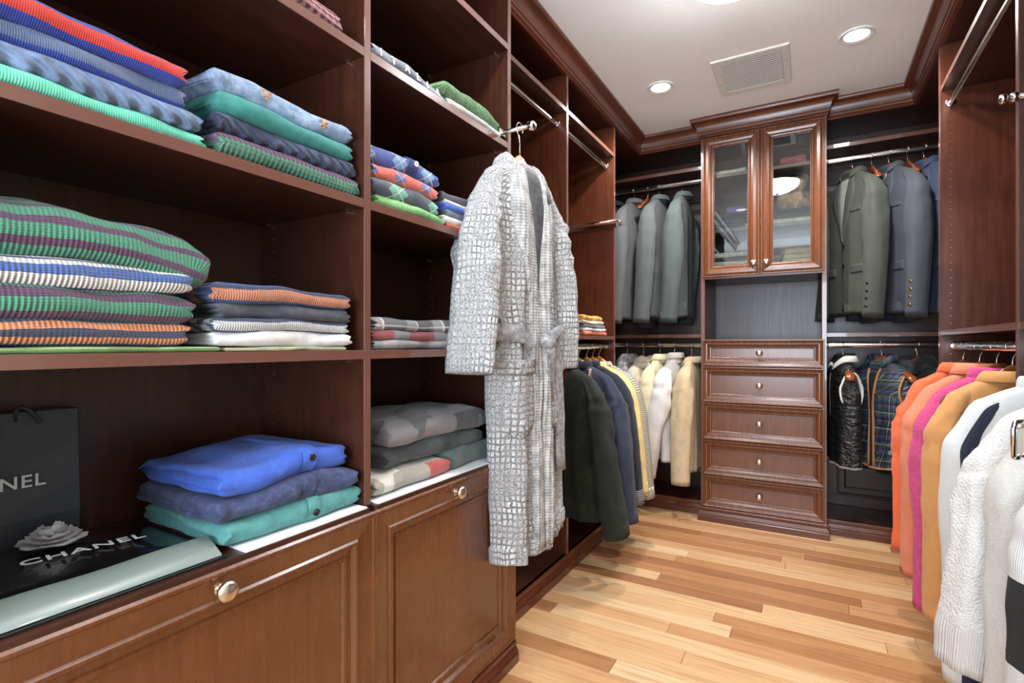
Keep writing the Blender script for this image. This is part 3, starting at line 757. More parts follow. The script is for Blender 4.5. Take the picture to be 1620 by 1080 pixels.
# middle shelf
gb = stack('plastic_bag', [S('flat green plastic bag lying under the orange striped sweater', greenbag, .46, .30, .009, layers=1, crown=.3, name='plastic_bag', cat='bag')], (FX, .30, 1.0575), R90, None)
stack('folded_sweater', [
    S('orange and navy striped rib sweater at the bottom of the big stack', on, .42, .30, .040),
    S('green and plum striped rib sweater third from the top of the big stack', gp2, .42, .30, .046, dx=.008),
    S('white and blue striped rib sweater under the bulky green one', wb, .42, .30, .040, dx=0),
    S('bulky green and plum striped rib sweater on top of the big stack', gp, .46, .33, .070, dx=.008, crown=.30, droop=.35)],
    (FX, .275, 1.0665), R90, 'striped rib sweaters on the middle shelf')
stack('plastic_bag', [S('pale camouflage plastic bag under the white folded fleece', camo, .27, .29, .008, layers=1, crown=.3, name='plastic_bag', cat='bag')], (FX, .675, 1.0575), R90, None)
stack('folded_sweater', [
    S('off white folded fleece at the bottom of the fleece stack', offwhite, .31, .29, .030),
    S('white and navy folded fleece between white and charcoal ones', whitenavy, .31, .29, .026, dx=-.002),
    S('charcoal fleece with white edge under the blue and orange sweater', charcoal_fleece, .31, .29, .032, dx=.004, layers=3),
    S('blue and orange striped sweater on top of the fleece stack', bo, .315, .29, .036, dx=.000)],
    (FX, .675, 1.0655), R90, 'fleeces and sweater on the middle shelf beside the divider')
# counter: three cardigans on a white board
bd = thing('white_board', 'white board under the stacked blue and teal cardigans', 'board', (-1.045, .705, .6985))
MB().box(-.165, .172, -.142, .150, 0, .004).build('board', PAPER, bd, bevel=.001)
stack('folded_cardigan', [
    S('teal cardigan at the bottom of the three folded cardigans', teal2, .32, .30, .046, extras=[placket_on_fold(.03, teal2), button_on_fold(.035, .018)], rot=-.02),
    S('navy blue cardigan in the middle of the three folded cardigans', navyc, .325, .30, .048, dx=-.008, dy=.002, extras=[placket_on_fold(.03, navyc)], rot=-.03),
    S('bright royal blue cardigan with dark button on top of three', royal, .30, .29, .052, dx=-.012, dy=.012, layers=3, extras=[placket_on_fold(.035, royal, .034), button_on_fold(.042, .036)], rot=.02)],
    (FX-.002, .700, .7025), R90, 'folded cardigans on the counter', 'cardigan')

# black flat garment bag with lettering and camellia
def text_mesh(s, size, mat, name, parent, loc, rot, space=1.0, extrude=.0003, sx=1.0):
    cu = bpy.data.curves.new('t', 'FONT'); cu.body = s; cu.size = size; cu.extrude = extrude; cu.space_character = space; cu.align_x = 'CENTER'; cu.align_y = 'CENTER'; cu.offset = size*.012
    to = bpy.data.objects.new('t', cu); COL.objects.link(to)
    dg = bpy.context.evaluated_depsgraph_get(); me = bpy.data.meshes.new_from_object(to.evaluated_get(dg))
    bpy.data.objects.remove(to); me.name = name; me.materials.clear(); me.materials.append(mat)
    me.transform(Matrix.Diagonal((sx, 1, 1, 1)))
    o = bpy.data.objects.new(name, me); COL.objects.link(o); o.parent = parent; o.location = loc; o.rotation_euler = rot; return o
gbag = thing('garment_bag', 'flat glossy black garment bag with white lettering and pale front strip', 'bag', (-1.03, .185, .6985))
mb = MB(); rows = []
secs = [(-.165, .002, .012), (-.150, .001, .026), (.075, .001, .029), (.083, .001, .028)]
for i in range(25):
    y = -.34+.69*i/24
    e = min(1, (i if i < 3 else 24-i if i > 21 else 3)/3*.6+.4)
    rows.append([(-.160, y, .001), (-.162, y, .012*e)] + [(x, y, (.024+.004*nz(x*12, y*12, 0, 4))*e) for x in (-.14, -.08, -.02, .04, .085)] + [(.090, y, .020*e), (.090, y, .001)])
mb.grid(rows, True, True, True); o = mb.build('bag_body', BLACKG, gbag, smooth=True); sharp(o, 50)
rows = []
for i in range(25):
    y = -.335+.68*i/24; s = .003*nz(y*9, 1, 0, 8)
    rows.append([(.082, y, .0265+s), (.098, y, .0270+s), (.114, y, .0205+s*.5), (.137, y, .0075), (.139, y, .0045), (.090, y, .0035)])
mb = MB(); mb.grid(rows, True, True, True); o = mb.build('front_strip', PALEG, gbag, smooth=True); sharp(o, 50)
MB().box(-.05, .146, -.34, .352, .0004, .0034).build('bag_edge', BLACKG, gbag, bevel=.001)
text_mesh('CHANEL', .036, WHITE, 'lettering', gbag, (-.022, .210, .0302), (0, 0, R90-.17), 1.12, sx=1.1)
# white camellia lying on the bag
fl = thing('camellia_flower', 'white fabric camellia flower lying on the black garment bag', 'flower', (-1.135, .378, .7275))
def petal(rad, wd, tilt, az, z0):
    rows = []
    for i in range(6):
        t = i/5; rr = .004+rad*t; ww = wd*math.sin(PI*min(.86, .22+t*.64))**.7
        rows.append([Vector((rr, ww*k, z0+tilt*t*t*rad+.10*wd*abs(k)**2)) for k in (-1, -.5, 0, .5, 1)])
    M = Matrix.Rotation(az, 4, 'Z'); rows = [[M @ p for p in r] for r in rows]
    rows2 = [[p+Vector((0, 0, -.0012)) for p in r] for r in rows]
    mb = MB(); mb.grid(rows); mb.grid(rows2); return mb
PETAL = cloth('white_petal_fabric', 'f4f0f1', 'satin', rough=.8, var=.05)
for n, rad, wd, tl, z0, a0 in ((6, .043, .024, .10, .002, 0), (6, .034, .021, .22, .006, .5), (5, .024, .017, .45, .011, .2), (4, .015, .012, .9, .016, .7), (3, .009, .008, 1.5, .020, .1)):
    for k in range(n): petal(rad, wd, tl, a0+2*PI*k/n, z0).build('petal', PETAL, fl, smooth=True)
# stiff black paper carrier bag standing at the back
pb = thing('paper_carrier_bag', 'black paper carrier bag with white lettering standing against the back', 'bag', (-1.235, .300, .6985))
mb = MB(); rows = []
for z, dx in ((0, .0), (.06, .004), (.12, .0), (.19, -.004), (.25, -.008)):
    rows.append([(-.022, -.16, z), (.020+dx, -.16, z), (.022+dx+.003*math.sin(z*40), 0, z), (.020+dx, .145, z), (.0, .150, z), (-.022, .145, z)])
mb.grid(rows, True, True, False); o = mb.build('bag_body', BLACKP, pb); 
rows = [[(p[0]*.93, p[1]*.985, p[2]) for p in r] for r in rows[1:]]
MB().grid(rows, True, True, False).build('bag_lining', BLACKP, pb)
text_mesh('CHANEL', .031, WHITE, 'lettering', pb, (.0285, .022, .128), (R90, 0, R90), 1.1, .0002, sx=1.1)
mb = MB(); mb.tube([(.012, .055, .235), (.016, .055, .256), (.018, .06, .262), (.020, .072, .255), (.022, .088, .230)], .0035, 8); mb.build('ribbon_handle', BLACKP, pb, smooth=True)

# ---------------- second unit
italia = cloth('grey_marl_jersey', '7d828a', 'weave', var=.15)
lightgrey = cloth('light_grey_jersey', 'b9b6b4', 'weave', var=.1)
greenrib = cloth('sage_green_rib_knit', '67895f', 'rib', var=.2, scale=.75, bump=1.0)
r_ = stack('folded_tee', [S('grey jersey top with white lettering on the high shelf', italia, .30, .30, .036, droop=.5, name='folded_tee', cat='t-shirt')], (FX, 1.035, 1.7525), R90, None)[0]
from mathutils.bvhtree import BVHTree
me_ = r_.children[0].data; tee_bvh = BVHTree.FromPolygons([v.co for v in me_.vertices], [tuple(p.vertices) for p in me_.polygons])
for k, ch in enumerate('ITALIA'):
    x = -.115+k*.045; hit = tee_bvh.ray_cast(Vector((x, -1, .017)), Vector((0, 1, 0)))[0]
    text_mesh(ch, .026, WHITE, 'lettering', r_, (x, hit.y-.0008, .018), (R90-.1, 0, 0), 1, .0012)
stack('folded_tee', [S('light grey jersey folded flat under the sage green sweater', lightgrey, .30, .30, .026, name='folded_tee', cat='t-shirt', layers=3)], (FX, 1.335, 1.7525), R90, None)
stack('folded_sweater', [S('sage green ribbed sweater folded on the high shelf above the robe', greenrib, .31, .26, .050, droop=.25, layers=2, dy=.004)], (FX, 1.325, 1.7775), R90, None)
blue_arg = argyle('blue_argyle', '2f3f8a', '6f93b5', 'c8ccd6', .11, .10)
orange_arg = argyle('orange_argyle', 'cf5844', '5a64a0', 'd9b9a0', .10, .07)
navy_arg = argyle('navy_green_argyle', '343a4c', '5fa58d', 'd8dccb', .16, .11)
limegreen = cloth('light_green_cashmere', '82b573', 'fuzzy', var=.2)
stack('folded_sweater', [
    S('light green fine sweater at the bottom of the argyle stack', limegreen, .27, .29, .028, droop=.35, dx=.014),
    S('navy and green argyle sweater above the light green one', navy_arg, .27, .29, .042),
    S('orange and blue argyle sweater in the middle of the argyle stack', orange_arg, .255, .29, .036, dx=-.004),
    S('blue argyle cardigan with pale button on top of the argyle stack', blue_arg, .26, .29, .046, dx=-.004, extras=[placket_on_fold(.02, cloth('navy_rib_band', '27306a', 'rib', scale=1.4), .034), button_on_fold(.03, .034, PEARL)])],
    (FX, 1.020, 1.404), R90, 'argyle knitwear on the shelf left of the robe')
pol = [('folded orange polo shirt at the bottom of the polo stack', 'd06a4c', .014), ('folded white polo shirt with faint print in the polo stack', 'dcd8d2', .022), ('folded grey polo shirt in the polo stack', '757a84', .020), ('folded mid blue polo shirt in the polo stack', '4a63b0', .022), ('folded cream polo shirt in the polo stack', 'cfcdbf', .014), ('folded dark grey polo shirt on top of the polo stack', '55545f', .020)]
stack('folded_polo', [S(l, cloth('polo_'+c, c, 'weave'), .24, .27, h, layers=3, dx=(-.006 if i % 2 else .006), name='folded_polo', cat='polo shirt') for i, (l, c, h) in enumerate(pol)], (FX-.004, 1.295, 1.404), R90, 'small polo shirts stacked beside the robe')
g1 = plaid('grey_marl_blanket', '8f8c8a', [('u', .09, .5, .1, '77757a', .7)])
g2 = striped('red_grey_scarf', [(0, 'a04048'), (.35, '8b888a'), (.7, 'a04048')], .16, 1400, .0, axis='u')
g3 = plaid('charcoal_white_line_scarf', '5a5a5c', [('u', .12, .06, .2, 'd0ccc6', .8), ('u', .12, .3, .5, '8b8886', .8), ('v', .05, .10, .1, 'c9c5c0', .5)])
stack('folded_scarf', [
    S('pale grey folded scarf at the bottom of the scarf pile', g1, .36, .29, .024, layers=3, name='folded_scarf'),
    S('red and grey folded scarf in the middle of the scarf pile', g2, .36, .29, .025, layers=3, name='folded_scarf'),
    S('charcoal folded scarf with white lines on top of the scarf pile', g3, .355, .29, .032, layers=3, name='folded_scarf')],
    (FX, 1.070, 1.0575), R90, 'folded scarves left of the robe', 'scarf')
bd2 = thing('white_board', 'white board under the cream blanket and grey sweaters', 'board', (-1.045, 1.195, .6985))
MB().box(-.165, .172, -.305, .30, 0, .004).build('board', PAPER, bd2, bevel=.001)
def patchy(name, a, b, c, d):
    m, nt, bs = new_mat(name); g = NT(nt); u, v, uvv = g.uv()
    cmb = g.n('ShaderNodeCombineXYZ'); g.l(u, cmb.inputs[0]); g.l(v, cmb.inputs[1])
    vo = g.n('ShaderNodeTexVoronoi', distance='CHEBYCHEV'); vo.inputs['Scale'].default_value = 9; g.l(cmb.outputs[0], vo.inputs['Vector'])
    col = g.ramp(vo.outputs['Color'], [(0, srgb(b)), (.30, srgb(a)), (.55, srgb(c)), (.62, srgb(a)), (.8, srgb(d)), (.86, srgb(a))], 'CONSTANT')
    n1 = g.noise(g.coord('Object'), 260, 3, .8); g.l(g.mix(g.math('MULTIPLY', n1, .25), col, (0, 0, 0, 1)), bs.inputs['Base Color'])
    bs.inputs['Roughness'].default_value = .95; bs.inputs['Sheen Weight'].default_value = .3; g.bump(n1, .5, .003, bs); return m
cream = patchy('cream_patterned_wool', 'dcd6c6', 'a9a294', 'b5473f', '4f9aa0')
gsage = patchy('grey_sage_wool', '5f6b66', '55605b', '6c7673', '4d5552')
gchar = patchy('charcoal_green_wool', '383e3c', '2f3433', '444a48', '323736')
ggrey = patchy('grey_window_wool', '5a5759', '837f80', '4f4c50', '7b7879')
stack('folded_blanket', [S('cream wool blanket with red and teal motifs in front of the grey sweaters', cream, .31, .30, .046, layers=2, name='folded_blanket', cat='blanket', crown=.15)], (FX, 1.052, .7025), R90, None)
stack('folded_sweater', [S('grey sage wool sweater at the bottom right beside the cream blanket', gsage, .30, .28, .054, dy=.012)], (FX, 1.352, .7025), R90, None)
stack('folded_sweater', [S('dark charcoal green wool sweater beneath the grey window pattern one', gchar, .46, .29, .050, name='folded_sweater')], (FX-.03, 1.190, .7535), R90, None)
stack('folded_sweater', [S('grey wool sweater with paler window pattern on top beside the robe', ggrey, .46, .30, .062, crown=.3)], (FX-.022, 1.200, .8045), R90, None)
# folded shirts in the corner unit
fs = [('orange folded tee at the bottom of the corner stack', 'd4714f', .024), ('white folded tee in the corner stack', 'd8d5d2', .020), ('grey folded tee in the corner stack', '6f7175', .024), ('cream folded tee under the mustard one', 'ddd8c2', .018), ('mustard yellow folded tee on top of the corner stack', 'dba648', .028)]
stack('folded_tee', [S(l, cloth('tee_'+c, c, 'weave'), .34-.01*i, .28, h, layers=2, dx=-.012*i, name='folded_tee', cat='t-shirt') for i, (l, c, h) in enumerate(fs)], (XH-.01, 2.66, 1.1185), R90, 'folded tees in the corner unit')

# contents of the glass cabinet (front faces -Y)
def cab(label, c, x, z, w, h, name='folded_knit', cat='knitwear', lay=2, d=.22, dy=0): 
    return stack(name, [S(label, c if not isinstance(c, str) else cloth('cab_'+c, c, 'knit'), w, d, h, layers=lay, name=name, cat=cat)], (x, 3.385+dy, z), 0, 'knitwear inside the glass cabinet')
LX, RX = -.43, -.11
z = 1.4925
for lab, c, h in (('white towel at the bottom left inside the glass cabinet', 'dcd8ce', .030), ('beige knit above the white towel behind left glass', 'b9a98e', .028), ('cream knit below the pale ribbed one behind left glass', 'cfc3ac', .028), ('dark brown cloth in the lower left stack behind glass', '4a3d33', .026), ('pale grey ribbed knit on top of lower left stack behind glass', 'c6c3bd', .030)):
    cab(lab, c, LX, z, .25, h); z += h-.001
z = 1.4925
for lab, c, h in (('sage patterned knit at the bottom right inside the glass cabinet', '93a08e', .040), ('yellow cream knit above the sage one behind right glass', 'd8cfae', .030), ('beige knit in the lower right stack behind glass', 'bfa98a', .032), ('tan knit on top of lower right stack behind glass', 'b59b7c', .034)):
    cab(lab, c, RX+.045, z, .17, h); z += h-.001
z = 1.4925
for lab, c, h in (('dark grey knit at the bottom of narrow stack behind right glass', '4b4744', .034), ('slate blue knit in the narrow stack behind right glass', '59647c', .034), ('brown grey knit on top of narrow stack behind right glass', '6d625c', .034)):
    cab(lab, c, RX-.088, z, .095, h); z += h-.001
z = 1.7725
for lab, c, h in (('black folded knit on the middle shelf behind left glass', '1d1c1e', .030), ('charcoal folded knit on the middle shelf behind left glass', '2c2b2e', .030), ('dark plum folded knit on the middle shelf behind left glass', '362e3a', .034)):
    cab(lab, c, LX-.02, z, .20, h); z += h-.001
cab('lilac knitted beanie on top of black knits behind left glass', '8d79a8', LX+.03, z, .10, .046, 'knit_hat', 'hat', 1, .10)
for k, (lab, c, h) in enumerate((('cream knit beside the black stack behind left glass', 'cdbf9f', .026), ('pale beige knit beside the black stack behind left glass', 'd8cdb4', .026))): cab(lab, c, LX+.13, 1.7725+k*.0255, .09, h)
z = 1.7725
for lab, c, h in (('cream knit under the teddy bear behind right glass', 'd5c8ae', .030), ('black knit directly under the teddy bear behind glass', '211f20', .034), ('dark cloth supporting the teddy bear behind glass', '2b2627', .018)):
    cab(lab, c, RX+.02, z, .24, h); z += h-.001
BEAR_Z = z
cab('faded red folded cloth on the top shelf behind right glass', '8d4a4c', RX+.02, 2.1055, .14, .055); cab('pale grey folded cloth on the top shelf behind left glass', 'a6a29c', LX, 2.1055, .20, .030)
# teddy bear
FUR = cloth('tan_teddy_plush', '9a7b5c', 'fuzzy', var=.3, scale=.7, bump=.9); FURL = cloth('pale_muzzle_plush', 'b79a78', 'fuzzy', var=.2)
tb_ = thing('teddy_bear', 'tan teddy bear sitting on dark cloths behind the right glass door', 'toy', (-.085, 3.50, BEAR_Z))
def blob(c, r, sx=1, sy=1, sz=1, mb=None):
    mb = mb or MB(); n = 14; rows = []
    for i in range(n+1):
        a = PI*i/n; rr = max(math.sin(a), .02)*r
        rows.append([(c[0]+sx*rr*math.cos(2*PI*j/18), c[1]+sy*rr*math.sin(2*PI*j/18), c[2]-sz*r*math.cos(a)) for j in range(18)])
    return mb.grid(rows, True, True, True)
b_ = blob((0, 0, .062), .062, 1, .85, 1.05)
for (a, r, sx, sy, sz) in (((0, -.01, .158), .056, 1.08, .95, .95), ((-.050, 0, .202), .021, 1, .6, 1), ((.050, 0, .202), .021, 1, .6, 1)): blob(a, r, sx, sy, sz, b_)
ob = b_.build('body', FUR, tb_, smooth=True)
md = ob.modifiers.new('remesh', 'REMESH'); md.mode = 'VOXEL'; md.voxel_size = .006; md.use_smooth_shade = True
for nme, sx in (('arm', -1), ('arm', 1)): MB().tube([(sx*.048, -.01, .100), (sx*.075, -.035, .080), (sx*.080, -.062, .055), (sx*.076, -.075, .044)], [.022, .024, .023, .012], 14).build(nme, FUR, tb_, smooth=True)
for nme, sx in (('leg', -1), ('leg', 1)): MB().tube([(sx*.030, -.02, .030), (sx*.048, -.06, .028), (sx*.058, -.095, .030), (sx*.060, -.108, .034)], [.030, .028, .029, .018], 14).build(nme, FUR, tb_, smooth=True)
blob((0, -.058, .146), .027, 1.1, .8, .85).build('muzzle', FURL, tb_, smooth=True)
blob((0, -.080, .156), .008, 1.2, .7, .8).build('nose', BLACKB, tb_, smooth=True)
for sx in (-1, 1): blob((sx*.021, -.060, .174), .0055).build('eye', BLACKB, tb_, smooth=True)
#@@PART3
# ------------------------------------------------------------------ hangers
HM = {}
for k, c in dict(tan=('8a5226', 'ad7038', 'c98c50'), red=('54260f', '7a3a18', '93502a'), brown=('4a2a14', '6c421f', '8d5f33')).items():
    HM[k] = wood('hanger_wood_'+k, 'x', *c, rough=.25, coat=.5)
def bar_z(x, half=.19): return -.083-.095*(abs(x)/.19)**1.15
def hanger_proto(half, mat, drop=0.0):
    fat = 1.0 if half > .20 else .0
    def mk():
        rows = []
        for i in range(27):
            t = -1+2*i/26; a = abs(t); x = t*half
            hh = .017-.004*a+fat*.008*a*a+.013*math.exp(-(x/.034)**2); ty = .008+(.012+.012*fat)*a**2
            if a > .93: k = math.sqrt(max(.02, 1-((a-.93)/.07)**2)); hh *= k; ty *= k
            yb = -.016*a*a
            rows.append([(x, yb+ty*math.cos(q), bar_z(x)-drop+hh*math.sin(q)) for q in [2*PI*j/14 for j in range(14)]])
        mb = MB(); mb.grid(rows, True, True, True); return mb
    r = thing('clothes_hanger', 'x', 'hanger', (0, 0, 0))
    mk().build('shoulder_bar', mat, r, smooth=True)
    pts = [(.0185*math.cos(a), 0, .0185*math.sin(a)) for a in [math.radians(-35+i*18) for i in range(14)]]
    pts += [(-.010, 0, -.022), (-.002, 0, -.035), (0, 0, -.05), (0, 0, -.078-drop)]
    MB().tube(pts, .0019, 8).build('hook', CHROME, r, smooth=True)
    return r
PROTO = {}
def hanger(label, loc, rz, kind='tan', half=.205, group=None, drop=0.0):
    key = (kind, half, drop)
    if key not in PROTO:
        r = hanger_proto(half, HM[kind], drop); PROTO[key] = r; r.location = loc; r.rotation_euler = (0, 0, rz); r['label'] = label
    else: r = copy_tree(PROTO[key], loc, rz, label)
    if group: r['group'] = group
    return r

# ------------------------------------------------------------------ garments on hangers
def smooth_interp(keys, zs):
    k = sorted(keys, key=lambda q: q[0]); Z = np.array([q[0] for q in k]); out = []
    for c in range(1, len(k[0])):
        V = np.array([q[c] for q in k])
        f = lambda z: np.interp(z, Z, V)
        out.append((f(zs-.007)+2*f(zs)+f(zs+.007))/4)
    return out
class Garment:
    def __init__(s, name, label, cat, loc, rz, mat, zt=-.098, nw=.062, nt=.045, shz=-.155, sh=.205, hem=-.80, ht=.055, chest=None, waist=None, hemw=None, hemt=None,
                 fold=.010, seed=1.0, group=None, n=2.3, freq=9, twist=0.0, hem_drop=0.0, lean=0.0, tilt=0.0, drop=0.0, fold0=.12, sway=0.0):
        s.root = thing(name, label, cat, loc, rz, group); s.mat = mat; s.seed = seed
        chest = chest or sh; waist = waist or chest; hemw = hemw or chest; hemt = hemt or ht
        s.zt, s.shz, s.sh, s.hem, s.n, s.fold, s.freq, s.ht, s.nw, s.nt = zt, shz, sh, hem, n, fold, freq, ht, nw, nt
        s.hem_drop = hem_drop; s.lean = lean; s.tilt = tilt; s.drop = drop; s.fold0 = fold0; s.sway = sway
        wz = shz+(hem-shz)*.50
        L = lambda x: min(zt-.006, bar_z(x)-drop+.021)
        s.keys = [(zt+.02, nw*.9, nt*.9), (zt, nw, nt)]
        for x, t in ((.105, .62), (.14, .70), (.17, .80)):
            if x < sh*.93 and L(x) < s.keys[-1][0]-.002: s.keys.append((L(x), x, ht*t))
        s.keys += [(min(shz, s.keys[-1][0]-.012), sh*.975, ht*.88), (shz-.045, sh, ht), (shz-.12, chest, ht*1.05),
                  (wz, waist, ht), (hem, hemw, hemt), (hem-.1, hemw, hemt)]
        s.rng = random.Random(seed)
        s.ph = [s.rng.random()*6.28 for _ in range(4)]
        s.body()
    def dims(s, z):
        a, b = smooth_interp(s.keys, np.array([z])); return float(a[0]), float(b[0])
    def disp(s, x, z):
        t = max(0, min(1, (s.shz-z)/(s.shz-s.hem)))
        A = s.fold*(s.fold0+(1-s.fold0)*t**1.2)*min(1, max(0, (s.zt-.02-z)/.1))
        w = x+.035*nz(x*3, z*2.2, 0, s.seed)
        return A*(.6*math.sin(w*2*PI*s.freq+s.ph[0])+.4*math.sin(w*2*PI*s.freq*1.9+s.ph[1]+z*2)) + .004*nz(x*16, z*13, 0, s.seed+2)*(.3+t)
    def yo(s, z): return s.lean*max(0, s.zt-z)
    def xo(s, z): return s.sway*max(0, (s.shz-z)/(s.shz-s.hem))
    def front(s, x, z, side=-1):
        hw, ht = s.dims(z); c = min(.999, abs(x-s.xo(z))/hw)
        return side*ht*(1-c**s.n)**(1/s.n)+s.disp(x, z)+s.yo(z)
    def body(s):
        nzr, N = 46, 72
        zs = [s.zt+.012-(i/6)*.07 for i in range(6)]; z1 = zs[-1]
        zs += [z1+(s.hem-z1)*((i+1)/(nzr-6)) for i in range(nzr-6)]
        P, UV = [], []
        for i, z in enumerate(zs):
            hw, ht = s.dims(z); hw *= 1+.02*nz(z*5, 2, 0, s.seed); row, uv = [], []; per = 0; last = None
            for j in range(N):
                a = 2*PI*j/N; c, q = math.cos(a), math.sin(a)
                x = hw*math.copysign(abs(c)**(2/s.n), c); y = ht*math.copysign(abs(q)**(2/s.n), q)
                zz = z
                t = max(0, (s.shz-z)/(s.shz-s.hem))
                zz += (.012*nz(x*8, q, 0, s.seed+4)-s.hem_drop*(x/hw)**2+s.tilt*x/hw)*t**3
                x += s.xo(z); p = (x, y+s.disp(x, z)+s.yo(z), zz)
                if last: per += math.hypot(p[0]-last[0], p[1]-last[1])
                last = p; row.append(p); uv.append((per, z))
            P.append(row); UV.append(uv)
        # turned-in hem so that the inside reads as hollow
        def inner(k, dz): return [(p[0]*k, p[1]*k if abs(p[1]) > 0 else 0, p[2]+dz) for p in P[nzr-1]]
        P2 = [inner(.975, .004), inner(.96, .10)]
        mb = MB(); mb.grid(P+P2, True, True, True, uv=UV+[UV[-1], UV[-1]])
        s.b = mb.build('body', s.mat, s.root, smooth=True)
    def strip(s, name, fa, fb, z0, z1, off=.004, mat=None, side=-1, nr=14, nc=5, parent=None):
        rows = []; uv = []
        for i in range(nr+1):
            z = z0+(z1-z0)*i/nr; a, b = fa(z)+s.xo(z), fb(z)+s.xo(z); row = []; u = []
            zq = z
            for j in range(nc+1):
                x = a+(b-a)*j/nc; e = off if 0 < j < nc and 0 < i < nr else off*.85
                row.append((x, s.front(x, z, side)+side*e, zq)); u.append((x, z))
            first = (a, s.front(a, z, side)-side*.003, zq); lastp = (b, s.front(b, z, side)-side*.003, zq)
            rows.append([first]+row+[lastp]); uv.append([u[0]]+u+[u[-1]])
        top = [(p[0], p[1]-side*(off+.003), p[2]) for p in rows[0]]; bot = [(p[0], p[1]-side*(off+.003), p[2]) for p in rows[-1]]
        mb = MB(); mb.grid([top]+rows+[bot], uv=[uv[0]]+uv+[uv[-1]])
        return mb.build(name, mat or s.mat, parent or s.root, smooth=True)
    def button(s, x, z, off=.006, mat=BLACKB, r=.008, side=-1):
        M = Matrix.Translation((x, s.front(x, z, side)+side*off, z)) @ Vector((0, side, .0)).to_track_quat('Z', 'Y').to_matrix().to_4x4()
        MB().lathe([(0, .0012), (r*.5, .001), (r*.75, .0022), (r, .0018), (r, -.002)], 14, M).build('button', mat, s.root, smooth=True)
    def sleeve(s, sd, L, out=.06, r0=.068, r1=.050, yb=0.0, yb2=None, mat=None, wr=.07, droop=0.0, start=None, cuff=None, cuffmat=None, buttons=None, bang=0, flat=.8):
        yb2 = yb if yb2 is None else yb2
        x0 = s.sh if start is None else start
        zl = lambda x: min(s.zt-.02, bar_z(x)-s.drop+.012)
        tip = min(s.shz, zl(x0-.02)-.004)
        key = [(sd*.085, 0, zl(.085)-.016, .016), (sd*(.115), 0, zl(.115)-.018, .026), (sd*(x0-.045), 0, zl(x0-.045)-.020, .036), (sd*(x0-.016), 0, tip-.026-droop, r0*.62), (sd*(x0+.004), 0, tip-.070-droop, r0*.78),
               (sd*(x0+out*.15), yb*.1, s.shz-L*.20, r0*.93), (sd*(x0+out*.40), yb*.4, s.shz-L*.36, r0*.98), (sd*(x0+out*.62), yb, s.shz-L*.53, (r0*.55+r1*.45)), (sd*(x0+out*.84), (yb+yb2)/2, s.shz-L*.77, r1*1.05), (sd*(x0+out), yb2, s.shz-L, r1)]
        K = np.array(key); T = np.linspace(0, 1, len(K)); tt = np.linspace(0, 1, 54)
        C = np.stack([np.interp(tt, T, K[:, c]) for c in range(4)], 1)
        for _ in range(2): C[1:-1] = (C[:-2]+2*C[1:-1]+C[2:])/4
        rows, UV = [], []; arc = 0; N = 26
        for i in range(len(C)):
            p = Vector(C[i, :3]); tg = Vector(C[min(i+1, len(C)-1), :3]-C[max(i-1, 0), :3]).normalized()
            if i: arc += (p-Vector(C[i-1, :3])).length
            a = Vector((0, 1, 0)); b = tg.cross(a).normalized(); a = b.cross(tg).normalized(); r = C[i, 3]
            t = i/(len(C)-1); el = math.exp(-((t-.55)/.22)**2)+.25
            row, uv = [], []
            for j in range(N):
                q = 2*PI*j/N
                m = 1+min(1, t*3)*(2.1*wr*nz(math.cos(q)*1.9, math.sin(q)*1.9, t*2.6, s.seed+sd*3) + 1.5*wr*el*nz(math.cos(q)*1.6+t*4, math.sin(q)*1.6, t*14, s.seed+sd*5) + .4*wr*nz(t*30, math.cos(q)*2.5, math.sin(q)*2.5, s.seed+7))
                row.append(p+a*math.cos(q)*r*m+b*math.sin(q)*r*m*flat); uv.append((q*r0, -arc))
            rows.append(row); UV.append(uv)
        c0 = sum(rows[-1], Vector())/N
        inn = [c0+(v-c0)*.94+Vector((0, 0, .004)) for v in rows[-1]]; inn2 = [c0+(v-c0)*.90+Vector((0, 0, .06)) for v in rows[-1]]
        mb = MB(); mb.grid(rows+[inn, inn2], True, True, True, uv=UV+[UV[-1]]*2)
        o = mb.build('sleeve', mat or s.mat, s.root, smooth=True)
        if cuff:
            kk = max(2, int(round(cuff/ (L/44)))); rr = []; uu = []
            for i in range(len(rows)-kk, len(rows)):
                cc = sum(rows[i], Vector())/N; f = 1.045 if len(rows)-kk < i else 1.0
                rr.append([cc+(v-cc)*f for v in rows[i]]); uu.append(UV[i])
            rr.append([c0+(v-c0)*.96 for v in rows[-1]]); uu.append(UV[-1])
            m2 = MB(); m2.grid(rr, True, uv=uu); m2.build('cuff', cuffmat or mat or s.mat, o, smooth=True)
        if buttons:
            cnt, bm_, br = buttons; j = int(bang/(2*PI)*N) % N
            for k in range(cnt):
                i = len(rows)-3-k*1.35; i0 = int(i); fr = i-i0
                pt = rows[i0][j].lerp(rows[min(i0+1, len(rows)-1)][j], fr); cc = Vector(C[i0, :3]); nrm = (pt-cc).normalized()
                M = Matrix.Translation(pt+nrm*.001) @ nrm.to_track_quat('Z', 'Y').to_matrix().to_4x4()
                MB().lathe([(0, .003), (br*.6, .0028), (br, .0015), (br, -.001)], 12, M).build('button', bm_, o, smooth=True)
        s.last_sleeve = (rows, UV, N); return o
